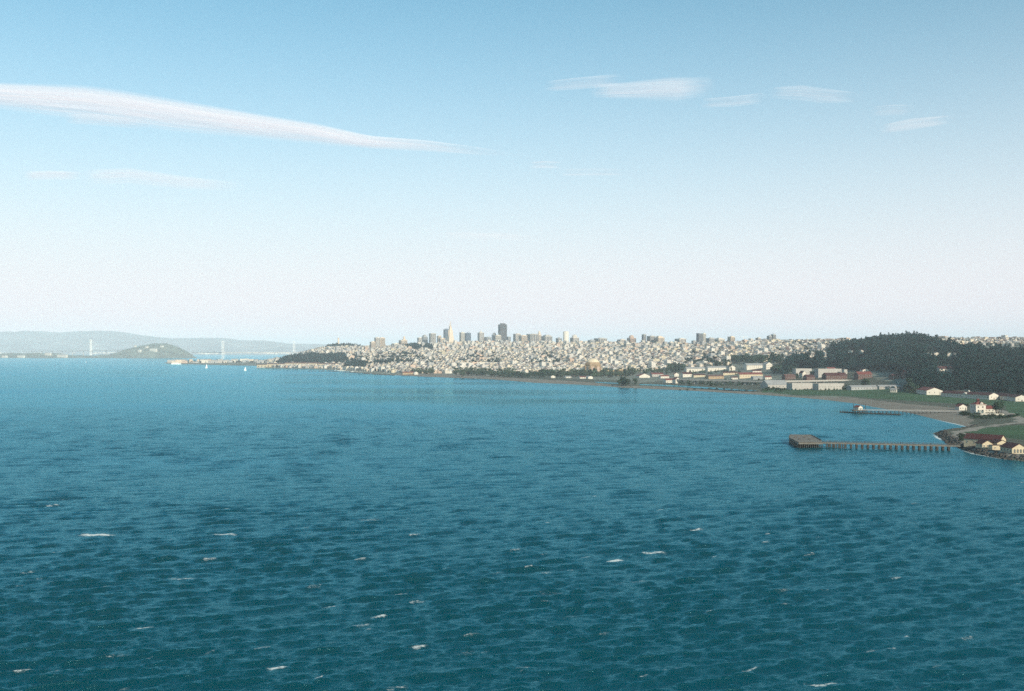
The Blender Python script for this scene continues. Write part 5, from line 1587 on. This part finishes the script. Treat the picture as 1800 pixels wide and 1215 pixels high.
# ------------------------------------------------------------------ far shore: low waterfront, piers and islands on the left
GP_ = 'cream pier sheds at the foot of the wooded bluff'
for a, c, tp_, bs, lab, n_ in [(453, 471, 640.5, 646, 'cream pier shed at the seaward left end, with gabled end', 3), (470, 501, 639.6, 646.5, 'cream pier shed second from the left with dark doors', 5),
                               (501, 563, 638.2, 646.8, 'longest cream pier shed with red roof edge, in the middle', 14), (562, 602, 638.5, 646.3, 'cream pier shed right of the longest one with red roof', 9), (600, 612, 641.5, 646.5, 'short cream shed at the landward right end of the piers', 2)]:
    x, y = (((a + c) / 2 - CX) / F * 4420, 4420 - (0 if a < 560 else 60))
    Hh = (bs - tp_) * y / F
    t = gable_house('pier_shed', lab, 'shed', (x, y, 3.0), R(90 - 4), 26, px_w(c - a, y) * .985, Hh * .78, Hh * .22, 'cream', 'brick', GP_, 0, 0, False, sink=5)
    windows_on(t, 5.0, Hh * .30, [(-13, -px_w(c - a, y) / 2 + px_w(c - a, y) * (i + .5) / n_, Hh * .28, R(-90)) for i in range(n_)], name='door')
    q_ = MB().box(0, 0, -4.5, 36, px_w(c - a, y) * 1.02, 4.4).mesh('quay', M['grey'])
    put('quay', q_, t)
for p0, p1, lab in [((541, 653), (580, 652.6), 'short low rock breakwater off the cream piers'), ((578, 652.8), (692, 660.2), 'long low rock breakwater before the marina')]:
    a = np.array(flat(*p0)); c = np.array(flat(*p1)); d = c - a; L = float(np.hypot(d[0], d[1])); an = math.atan2(d[1], d[0])
    b_ = MB()
    for k in range(int(L / 5)):
        rock(b_, rnd.uniform(-L / 2, L / 2), rnd.uniform(-2.5, 2.5), .3, rnd.uniform(1.6, 3.2))
    t = thing('breakwater', lab, 'breakwater', tuple((a + c) / 2), an, 'rock breakwaters off the marina')
    put('rock_pile', b_.mesh('rock_pile', M['rock']), t)['kind'] = 'stuff'
# red roofed club house and pale houses by the marina
by_px('club_house', 'low red roofed building by the marina at the waterline', 706, 728, 653.5, 658, 'tan', 'red_roof', 16, win=5, ymin=2600, ymax=3600)
by_px('white_hall', 'small white hall at the right end of the red marina roof', 727, 735, 653.5, 658.5, 'white', 'grey_roof', 12, style='gable', win=2, ymin=2600, ymax=3600)
by_px('school', 'very long white school block behind the waterfront trees', 806, 915, 637.5, 643, 'white', 'grey_roof', 22, style='flat', win=22, ymin=3000, ymax=4200)
by_px('white_hall', 'white gabled hall on the shore before the rotunda trees', 1030, 1042, 661, 666, 'white', 'grey_roof', 16, style='gable', win=0, ymin=2300, ymax=3000)
by_px('red_shed', 'low shed with red roof just left of the white gabled shore hall', 1016, 1032, 661.5, 665.5, 'white', 'red_roof', 14, win=4, ymin=2300, ymax=3000)
by_px('white_hall', 'small white cottage on the shore left of the colonnade trees', 966, 976, 660, 664.5, 'white', 'grey_roof', 12, style='gable', win=2, ymin=2300, ymax=3000)
by_px('white_hall', 'low white cottage on the shore below the colonnade pavilion', 992, 1004, 661, 664.5, 'white', 'grey_roof', 12, win=3, ymin=2300, ymax=3000)
# boats: one sailboat with its parts, then copies
def make_sailboat(label, loc, L, sail=True, group=None):
    t = thing('sailboat', label, 'sailboat', loc, R(70), group)
    b_ = MB()
    sec = [(-.5, .10, .16), (-.25, .15, .13), (.1, .16, .12), (.35, .09, .14), (.5, .005, .17)]
    P = [[(x * L, w * L, z * L * .7), (x * L, w * L * .6, -.05 * L), (x * L, -w * L * .6, -.05 * L), (x * L, -w * L, z * L * .7)] for x, w, z in sec]
    for p, q in zip(P[:-1], P[1:]):
        for i in range(3):
            b_.quad(p[i], q[i], q[i + 1], p[i + 1])
        b_.quad(p[3], q[3], q[0], p[0])
    b_.quad(*P[0])
    put('hull', b_.mesh('hull', M['hull']), t)
    put('cabin', MB().box(-.05 * L, 0, .085 * L, .34 * L, .16 * L, .07 * L).mesh('cabin', M['white']), t)
    put('mast', MB().tube((.08 * L, 0, .08 * L), (.08 * L, 0, 1.3 * L), .012 * L, 5).mesh('mast', M['steel']), t)
    put('boom', MB().tube((.08 * L, 0, .22 * L), (-.38 * L, .04 * L, .22 * L), .01 * L, 4).mesh('boom', M['steel']), t)
    if sail:
        s_ = MB()
        n = 6
        for k in range(n):
            z0_, z1_ = .25 + 1.02 * k / n, .25 + 1.02 * (k + 1) / n
            w0_, w1_ = .44 * (1 - k / n), .44 * (1 - (k + 1) / n)
            for y in (.012, -.012):
                bul = lambda w: .06 * L * w / .44
                s_.quad((.07 * L, y * L, z0_ * L), (.07 * L - w0_ * L, bul(w0_) + y * L, z0_ * L), (.07 * L - w1_ * L, bul(w1_) + y * L, z1_ * L), (.07 * L, y * L, z1_ * L))
        put('mainsail', s_.mesh('mainsail', M['sail']), t)
        j_ = MB()
        for y in (.01, -.01):
            j_.quad((.48 * L, y * L, .15 * L), (.10 * L, .05 * L + y * L, .2 * L), (.085 * L, y * L, 1.15 * L))
        put('jib', j_.mesh('jib', M['sail']), t)
    return t
S1 = make_sailboat('white sailboat under full sail before the far pier head, larger of the two', flat(363, 647.8), 15.5)
S2 = dup(S1, flat(431, 652.3), R(60), 'smaller white sailboat under sail near the cream piers', (.8, .8, .8))
S3 = dup(S1, flat(151.5, 637.5), R(100), 'tiny sailboat far out below the single bridge pylon', (1.15, 1.15, .7))
MB1 = make_sailboat('white moored sailboat with bare mast in the marina', flat(590, 651.2), 13, False, 'moored sailboats in the marina')
for k in range(22):
    px = 594 + k * 4.3
    c = dup(MB1, flat(px, 651.6 + (px - 594) * .067 + tr.uniform(-.4, .5)), tr.uniform(0, 6.28), None, None)
# far ferry and fishing boat
fr = thing('ferry', 'white ferry with two decks lying off the low far waterfront', 'ferry', flat(309.5, 640.5), R(5))
b_ = MB(); b_.prism([(-26, -5), (20, -5), (28, 0), (20, 5), (-26, 5)], -1, 4)
put('hull', b_.mesh('hull', M['hull']), fr)
put('lower_deck', MB().box(-3, 0, 4.01, 42, 8.5, 4).mesh('lower_deck', M['white']), fr)
put('upper_deck', MB().box(-5, 0, 8.02, 30, 7.5, 3.6).mesh('upper_deck', M['white']), fr)
put('wheelhouse', MB().box(8, 0, 11.63, 6, 6, 3).mesh('wheelhouse', M['white']), fr)
put('funnel', MB().lathe(-10, 0, [(1.4, 11.63), (1.2, 16)], 8).mesh('funnel', M['grey']), fr)
# low waterfront buildings at the far left of the land
lw = random.Random(4)
for k in range(56):
    px = lw.uniform(300, 486); Y = lw.uniform(5800, 6800)
    x, y, g = on(px, Y)
    if shore_dist([x], [y])[0] < 20: continue
    W_, D_, H_ = lw.uniform(14, 60), lw.uniform(14, 30), lw.uniform(7, 19)
    kk = lw.choice(['white', 'pale', 'warm', 'grey', 'pinkish'])
    tone = {'white': 'white', 'pale': 'pale grey', 'warm': 'cream', 'grey': 'dark grey', 'pinkish': 'brown'}[kk]
    t = thing('wharf_building', f'{tone} {"long" if W_ > 35 else "small"} building on the low far waterfront {"near the ferry" if px < 345 else "behind the two sailboats" if px < 430 else "just left of the cream pier sheds"}', 'building', (x, y, g), R(lw.uniform(0, 40)), f'{tone} buildings on the low far waterfront {"near the ferry" if px < 345 else "behind the sailboats" if px < 430 else "left of the pier sheds"}')
    put('wall', MB().box(0, 0, -3, W_, D_, H_ + 3).mesh('wall', M[kk]), t)
    put('roof', MB().box(0, 0, H_ + .01, W_ + .6, D_ + .6, .8, True).box(W_ * .2, 0, H_ + .82, W_ * .2, D_ * .3, 2).mesh('roof', M['grey_roof']), t)

# ---- hills across the bay, islands
def outline_land(name, pts, Yr, Yf, Yb, mat, seed, rough_h, label, nx=260, ny=40, freq=1 / 300):
    """a hill mass whose skyline shows at the given pixel outline; Yr ridge distance, Yf front shore, Yb back"""
    px = np.linspace(pts[0][0], pts[-1][0], nx)
    top = np.interp(px, [p[0] for p in pts], [p[1] for p in pts])
    zr = np.maximum(CAMZ - (top - HY) * Yr / F, 1.5)
    t = np.linspace(0, 1, ny)
    Yt = Yf + (Yb - Yf) * t
    tr_ = (Yr - Yf) / (Yb - Yf)
    prof = np.where(t < tr_, np.sin(np.clip(t / tr_, 0, 1) * math.pi / 2) ** 1.15, np.cos(np.clip((t - tr_) / (1 - tr_), 0, 1) * math.pi / 2))
    PX, T = np.meshgrid(px, Yt)
    X = (PX - CX) / F * T
    Z = prof[:, None] * zr[None, :]
    n1 = np.array([mnoise.fractal((x * freq, y * freq, seed), .9, 2.1, 5) for x, y in zip(X.ravel(), T.ravel())]).reshape(X.shape)
    Z = Z + n1 * rough_h * np.clip(prof[:, None] * 1.6, 0, 1) * np.clip(zr[None, :] / 30, 0, 1) - .5 * (t[:, None] == 0) - 2.5 * ((t[:, None] == 0) | (t[:, None] == 1))
    vid_ = np.arange(X.size).reshape(X.shape)
    f = np.stack([vid_[:-1, :-1], vid_[:-1, 1:], vid_[1:, 1:], vid_[1:, :-1]], -1).reshape(-1, 4)
    o = big_mesh(name, np.stack([X, T, Z], -1).reshape(-1, 3), f, [mat], smooth=False)
    tag(o, label, kind='structure')
    return X, T, Z, zr
M['far_hill'] = material('far_hills', (0.20, 0.21, 0.22), .95, .35, .0012, coat_detail=8)
M['island'] = material('island_scrub', (0.12, 0.135, 0.105), .95, .6, .012, coat_detail=8)
outline_land('hills', [(-420, 596), (-200, 590), (0, 586), (40, 584), (75, 583), (108, 584.6), (130, 582.6), (165, 582), (205, 584.8), (250, 589), (300, 593), (345, 594.6), (390, 595.5), (425, 599), (470, 600.5), (520, 604), (600, 607), (720, 611), (900, 617)], 24500, 20800, 27000, M['far_hill'], 3, 60, 'long pale blue hills across the bay', 300, 40, 1 / 1800)
outline_land('hills', [(-420, 606), (-100, 605), (0, 603), (60, 604), (110, 606), (160, 609), (230, 607), (300, 606), (360, 609), (450, 611), (560, 613), (720, 617)], 21600, 20200, 22600, M['far_hill'], 8, 30, 'lower foothills of the far shore', 240, 24, 1 / 900)
IX, IY, IZ, _ = outline_land('island', [(-420, 622), (-60, 621), (0, 622.5), (20, 621), (45, 622), (62, 620.5), (75, 621.5), (95, 621), (105, 622), (122, 625), (160, 625.5), (190, 624), (207, 620), (217, 615.5), (235, 611), (250, 607.5), (263, 605), (280, 603.8), (293, 604.5), (305, 607.5), (318, 612.5), (330, 619), (338, 624), (346, 629.4)], 11000, 10450, 11700, M['island'], 5, 9, 'wooded island hill with low flat shore to its left', 380, 44, 1 / 42)
ir = random.Random(9)
for k, (a, c, tp_, bs, lab) in enumerate([(3, 15, 625, 628.8, 'low white hangar at the far left of the flat island'), (29, 46, 624, 628.3, 'long cream hall on the flat island shore'), (78, 92, 620.5, 625, 'white hall on the middle of the flat island'), (98, 122, 622.5, 628, 'large white hall at the right end of the flat island'),
                                          (262, 278, 612.3, 616.5, 'pale barracks high on the island hill'), (243, 249, 614.3, 618.5, 'small pale house on the left slope of the island hill'), (256, 261, 609, 611, 'tiny white house near the top of the island hill'), (282, 288, 607.5, 609.5, 'tiny white house on the crest of the island hill'), (236, 240, 606.5, 609.5, 'white beacon house on the left crest of the island hill')]):
    cpx = (a + c) / 2
    col_i = np.argmin(np.abs((CX + F * IX[0] / IY[0]) - cpx))
    py_col = HY + (CAMZ - IZ[:, col_i]) * F / IY[:, col_i]
    rr_ = int(np.argmin(np.where(IY[:, col_i] <= 11050, np.abs(py_col - bs), 99)))
    Y = float(IY[rr_, col_i]); g = float(IZ[rr_, col_i]); x = (cpx - CX) / F * Y
    t = thing('island_hall', lab, 'building', (x, Y - 6, g), R(-28))
    W_, H_ = px_w(c - a, Y), (bs - tp_) * Y / F
    put('wall', MB().box(0, 0, -14, W_, 18, H_ * .8 + 14).mesh('wall', M['white']), t)
    rb = MB(); rb.quad((-W_ / 2, -9.5, H_ * .8), (W_ / 2, -9.5, H_ * .8), (W_ / 2, 0, H_), (-W_ / 2, 0, H_)).quad((W_ / 2, 9.5, H_ * .8), (-W_ / 2, 9.5, H_ * .8), (-W_ / 2, 0, H_), (W_ / 2, 0, H_))
    rb.quad((-W_ / 2, 9.5, H_ * .8), (-W_ / 2, -9.5, H_ * .8), (-W_ / 2, 0, H_)).quad((W_ / 2, -9.5, H_ * .8), (W_ / 2, 9.5, H_ * .8), (W_ / 2, 0, H_))
    put('roof', rb.mesh('roof', M['grey_roof'] if k % 2 else M['pale']), t)
# pale town along the far shore
ft = MB()
for k in range(900):
    px = ir.choice([ir.uniform(-60, 130), ir.uniform(335, 560), ir.uniform(335, 560), ir.uniform(160, 230)])
    Y = ir.uniform(20300, 21500)
    x = (px - CX) / F * Y
    z = max(2, (Y - 20200) / 1400 * 55 * ir.uniform(.5, 1.0))
    ft.box(x, Y, z - 25, ir.uniform(25, 110), ir.uniform(20, 60), 25 + ir.uniform(9, 42), rot=ir.uniform(0, 1))
tag(put('far_town', ft.mesh('far_town', M['white'])), 'pale specks of a town along the far shore', kind='stuff')
# ---- the two bridge spans beyond
Yb_ = 12100
x0 = (160 - CX) / F * Yb_
br = thing('cable_bridge', 'white single pylon bridge with fanned cables left of the island hill', 'bridge', (x0, Yb_, 0), 0)
Ht = CAMZ - (597 - HY) * Yb_ / F
pm = MB()
for sx in (-1, 1):
    for sy in (-1, 1):
        pm.box(sx * 7.5, sy * 5, -3, 9, 7, Ht + 3)
put('pylon', pm.mesh('pylon', M['steel']), br)
put('crossbeam', MB().box(0, 0, 64, 24, 17, 4.5, True).box(0, 0, Ht * .62, 18, 12, 3, True).box(0, 0, Ht * .84, 18, 12, 3, True).mesh('crossbeam', M['pale']), br)
dk0 = np.array(((228 - CX) / F * 11600 - x0, 11600 - Yb_, 82.0)); dk1 = np.array(((40 - CX) / F * 13200 - x0, 13200 - Yb_, 66.0))
b_ = MB()
dd = dk1 - dk0; n_ = np.array([-dd[1], dd[0], 0]) / np.hypot(dd[0], dd[1]) * 14
for p, q in ((dk0, dk1),):
    A = [p - n_, p + n_, q + n_, q - n_]
    up = [tuple(v + np.array((0, 0, 5.5))) for v in A]; lo_ = [tuple(v) for v in A]
    b_.quad(*up).quad(*lo_[::-1])
    for i in range(4):
        b_.quad(lo_[i], lo_[(i + 1) % 4], up[(i + 1) % 4], up[i])
put('deck', b_.mesh('deck', M['pale']), br)
tq = -dk0 @ np.array([dd[0], dd[1], 0]) / (dd[0] ** 2 + dd[1] ** 2)
cpt = dk0 + dd * (0 - dk0[0]) / dd[0]
for k in range(1, 9):
    for sg, reach in ((1, 36 / 188), (-1, 26 / 188)):
        q = cpt + dd * sg * reach * k / 8
        put('cable', MB().tube((cpt[0] * .1, cpt[1] * .1, Ht - 3 - (8 - k) * 9), (q[0], q[1], q[2] + 5), 1.0, 4).mesh('cable', M['steel']), br)
for k in range(1, 10):
    q = dk0 + dd * k / 10
    if abs(q[0]) > 60:
        put('pier', MB().box(0, 0, -3, 8, 8, float(q[2]) + 3).mesh('pier', M['pale']), br, (q[0], q[1], 0))
sb = thing('suspension_bridge', 'pale suspension bridge with two slim towers right of the island hill', 'bridge', ((392 - CX) / F * 9200, 9200, 0), 0)
bx0, by0 = sb.location[0], sb.location[1]
P1 = np.array((bx0, 9200.0)); P2 = np.array(((517 - CX) / F * 9700, 9700.0))
ends = [np.array(((338 - CX) / F * 10100, 10100.0)), P1, P2, np.array(((575 - CX) / F * 9900, 9900.0))]
for P in (P1, P2):
    Y = P[1]; Ht2 = CAMZ - (599.5 - HY) * Y / F
    tm = MB()
    for sx in (-1, 1):
        tm.box(P[0] - bx0 + sx * 8, P[1] - by0, -3, 4.6, 7, Ht2 + 3)
    for z in (.30, .44, .62, .8, .97):
        tm.box(P[0] - bx0, P[1] - by0, Ht2 * z, 12, 4, 3.5, True)
    put('tower', tm.mesh('tower', M['steel']), sb)
for p, q in zip(ends[:-1], ends[1:]):
    d = q - p; L = float(np.hypot(*d)); an = math.atan2(d[1], d[0]); m_ = (p + q) / 2
    put('deck', MB().box(0, 0, 58, L, 20, 5, True).mesh('deck', M['pale']), sb, (m_[0] - bx0, m_[1] - by0, 0), an)
for j in range(3):
    p, q = ends[j], ends[j + 1]
    zp = 66 if j == 0 else CAMZ - (599.8 - HY) * p[1] / F
    zq = 66 if j == 2 else CAMZ - (599.8 - HY) * q[1] / F
    prev = None
    for k in range(13):
        t = k / 12
        sag = (70 if j == 1 else 25) * 4 * t * (1 - t)
        v = ((p[0] + (q[0] - p[0]) * t) - bx0, (p[1] + (q[1] - p[1]) * t) - by0, zp + (zq - zp) * t - sag)
        if prev: put('cable', MB().tube(prev, v, .55, 4).mesh('cable', M['steel']), sb)
        prev = v

# ------------------------------------------------------------------ clouds: thin streaks of high cloud, far above the haze
cmat = bpy.data.materials.new('cirrus')
cmat.use_nodes = True
ct_ = cmat.node_tree
ct_.nodes.clear()
co = ct_.nodes.new('ShaderNodeOutputMaterial')
tc_ = ct_.nodes.new('ShaderNodeTexCoord')
def cnoise(sx, sy, rot, det):
    mp = ct_.nodes.new('ShaderNodeMapping')
    mp.inputs['Scale'].default_value = (sx, sy, 1); mp.inputs['Rotation'].default_value = (0, 0, rot)
    ct_.links.new(tc_.outputs['Object'], mp.inputs['Vector'])
    n = ct_.nodes.new('ShaderNodeTexNoise'); n.inputs['Scale'].default_value = 1; n.inputs['Detail'].default_value = det; n.inputs['Roughness'].default_value = .48
    ct_.links.new(mp.outputs[0], n.inputs['Vector'])
    return n.outputs['Fac']
def cm2(op, a, b=None, clamp=False):
    n = ct_.nodes.new('ShaderNodeMath'); n.operation = op; n.use_clamp = clamp
    for i, v in enumerate((a, b)):
        if v is None: continue
        if isinstance(v, (int, float)): n.inputs[i].default_value = v
        else: ct_.links.new(v, n.inputs[i])
    return n.outputs[0]
ca = ct_.nodes.new('ShaderNodeAttribute'); ca.attribute_name = 'dens'
n_a = cnoise(1 / 3400, 1 / 4200, R(-8), 3)
n_b = cnoise(1 / 1500, 1 / 2000, R(-8), 4)
mixn = cm2('ADD', cm2('MULTIPLY', cm2('SUBTRACT', n_a, .5), 2.2), cm2('MULTIPLY', cm2('SUBTRACT', n_b, .5), 1.0))
er = cm2('ADD', cm2('MULTIPLY', ca.outputs['Fac'], 0.95), cm2('SUBTRACT', cm2('MULTIPLY', mixn, .75), .13), True)     # noise eats into the thin edges
al = cm2('MULTIPLY', er, cm2('MULTIPLY', ca.outputs['Fac'], 4.0, True))
al = cm2('MULTIPLY', al, 0.72, True)
tl = ct_.nodes.new('ShaderNodeBsdfTranslucent'); tl.inputs[0].default_value = (1.0, .895, .915, 1)
df = ct_.nodes.new('ShaderNodeBsdfDiffuse'); df.inputs[0].default_value = (1.0, .895, .915, 1)
ad = ct_.nodes.new('ShaderNodeMixShader'); ad.inputs[0].default_value = .08
ct_.links.new(tl.outputs[0], ad.inputs[1]); ct_.links.new(df.outputs[0], ad.inputs[2])
tp2 = ct_.nodes.new('ShaderNodeBsdfTransparent')
ms_ = ct_.nodes.new('ShaderNodeMixShader')
ct_.links.new(al, ms_.inputs[0]); ct_.links.new(tp2.outputs[0], ms_.inputs[1]); ct_.links.new(ad.outputs[0], ms_.inputs[2])
ct_.links.new(ms_.outputs[0], co.inputs['Surface'])
def cloud(label, up, lo, strength, sharp=.25, Zc=6000.0, group='streaks of high cloud'):
    """up, lo: pixel outlines of the upper and lower edge"""
    px = np.linspace(up[0][0], up[-1][0], 60)
    ua = np.interp(px, [p[0] for p in up], [p[1] for p in up]); la = np.interp(px, [p[0] for p in lo], [p[1] for p in lo])
    t = np.linspace(0, 1, 22)
    V = []; D = []
    s = (px - px[0]) / (px[-1] - px[0])
    endf = np.clip(s / .16, 0, 1) * np.clip((1 - s) / .30, 0, 1) if up[0][0] > 5 else np.clip((1 - s) / .25, 0, 1)
    for layer in (0, 1):
        for tt in t:
            py = ua + (la - ua) * tt
            Y = (Zc - CAMZ) * F / (HY - py)
            X = (px - CX) / F * Y
            e = np.clip(tt / sharp, 0, 1) * np.clip((1 - tt) / .62, 0, 1); e = e * e * (3 - 2 * e)
            thick = 90 * math.sin(math.pi * tt) * np.minimum(1, np.clip(endf * 3, 0, 1))
            V.append(np.stack([X, Y, Zc + thick * (1 if layer else -1)], -1)); D.append(e ** .8 * endf ** .8 * strength * .62)
    V = np.array(V); D = np.array(D)
    nn_ = len(t) * 60
    vid_ = np.arange(nn_).reshape(len(t), 60)
    f = np.stack([vid_[:-1, :-1], vid_[:-1, 1:], vid_[1:, 1:], vid_[1:, :-1]], -1).reshape(-1, 4)
    o = big_mesh('cloud', V.reshape(-1, 3), np.concatenate([f, f[:, ::-1] + nn_]), [cmat], {'dens': ('POINT', 'FLOAT', D.reshape(-1))}, smooth=True)
    tag(o, label, 'cloud', group)
cloud('longest pale pink cloud streak sloping down from the left edge of the sky', [(-120, 140), (0, 143), (60, 144), (150, 147), (220, 156), (300, 170), (450, 197), (560, 216), (650, 238), (750, 246), (840, 259), (920, 271)],
      [(-120, 190), (0, 196), (100, 212), (150, 218), (300, 238), (450, 249), (600, 260), (700, 265), (800, 270), (920, 277)], 1.5, .3)
cloud('short soft cloud wisp under the broad left part of the long streak', [(110, 200), (170, 200), (270, 212)], [(110, 216), (170, 222), (270, 229)], .8)
cloud('faint small cloud low at the left edge', [(40, 302), (90, 300), (150, 303)], [(40, 318), (90, 317), (150, 316)], .95)
cloud('long faint cloud low at the left, below the long streak', [(140, 296), (230, 294), (320, 308), (440, 322)], [(140, 330), (230, 328), (320, 336), (440, 340)], .8)
cloud('brightest short cloud of the upper right group, brush shaped', [(1035, 150), (1100, 143), (1180, 132), (1265, 132)], [(1035, 172), (1100, 176), (1190, 184), (1265, 170)], 1.05, .4)
cloud('thin wisp just left of the brush shaped cloud', [(955, 145), (1010, 137), (1100, 128)], [(955, 159), (1010, 158), (1100, 152)], .8, .4)
cloud('thin wisp under the right end of the brush shaped cloud', [(1230, 176), (1290, 170), (1350, 163)], [(1230, 188), (1290, 187), (1350, 180)], .85, .4)
cloud('faint broad wisp right of the brush shaped cloud', [(1350, 155), (1410, 148), (1520, 165)], [(1350, 172), (1440, 184), (1520, 180)], .7, .4)
cloud('small faint wisp above the last cloud at the right', [(1530, 190), (1570, 184), (1610, 186)], [(1530, 202), (1570, 203), (1610, 200)], .65, .4)
cloud('slim rising wisp at the far right of the sky', [(1545, 222), (1600, 208), (1680, 203)], [(1545, 234), (1600, 230), (1680, 214)], .95, .4)
cloud('tiny flat cloud right of the tip of the long streak', [(930, 287), (955, 284), (990, 287)], [(930, 295), (955, 295), (990, 294)], .8, .4)
cloud('very faint flat cloud low in the middle of the sky', [(770, 408), (860, 406), (960, 416)], [(770, 420), (860, 426), (960, 424)], .6, .4)
cloud('faint thin flat streak right of the tiny flat cloud', [(980, 299), (1050, 297), (1110, 299)], [(980, 307), (1050, 308), (1110, 306)], .6, .4)
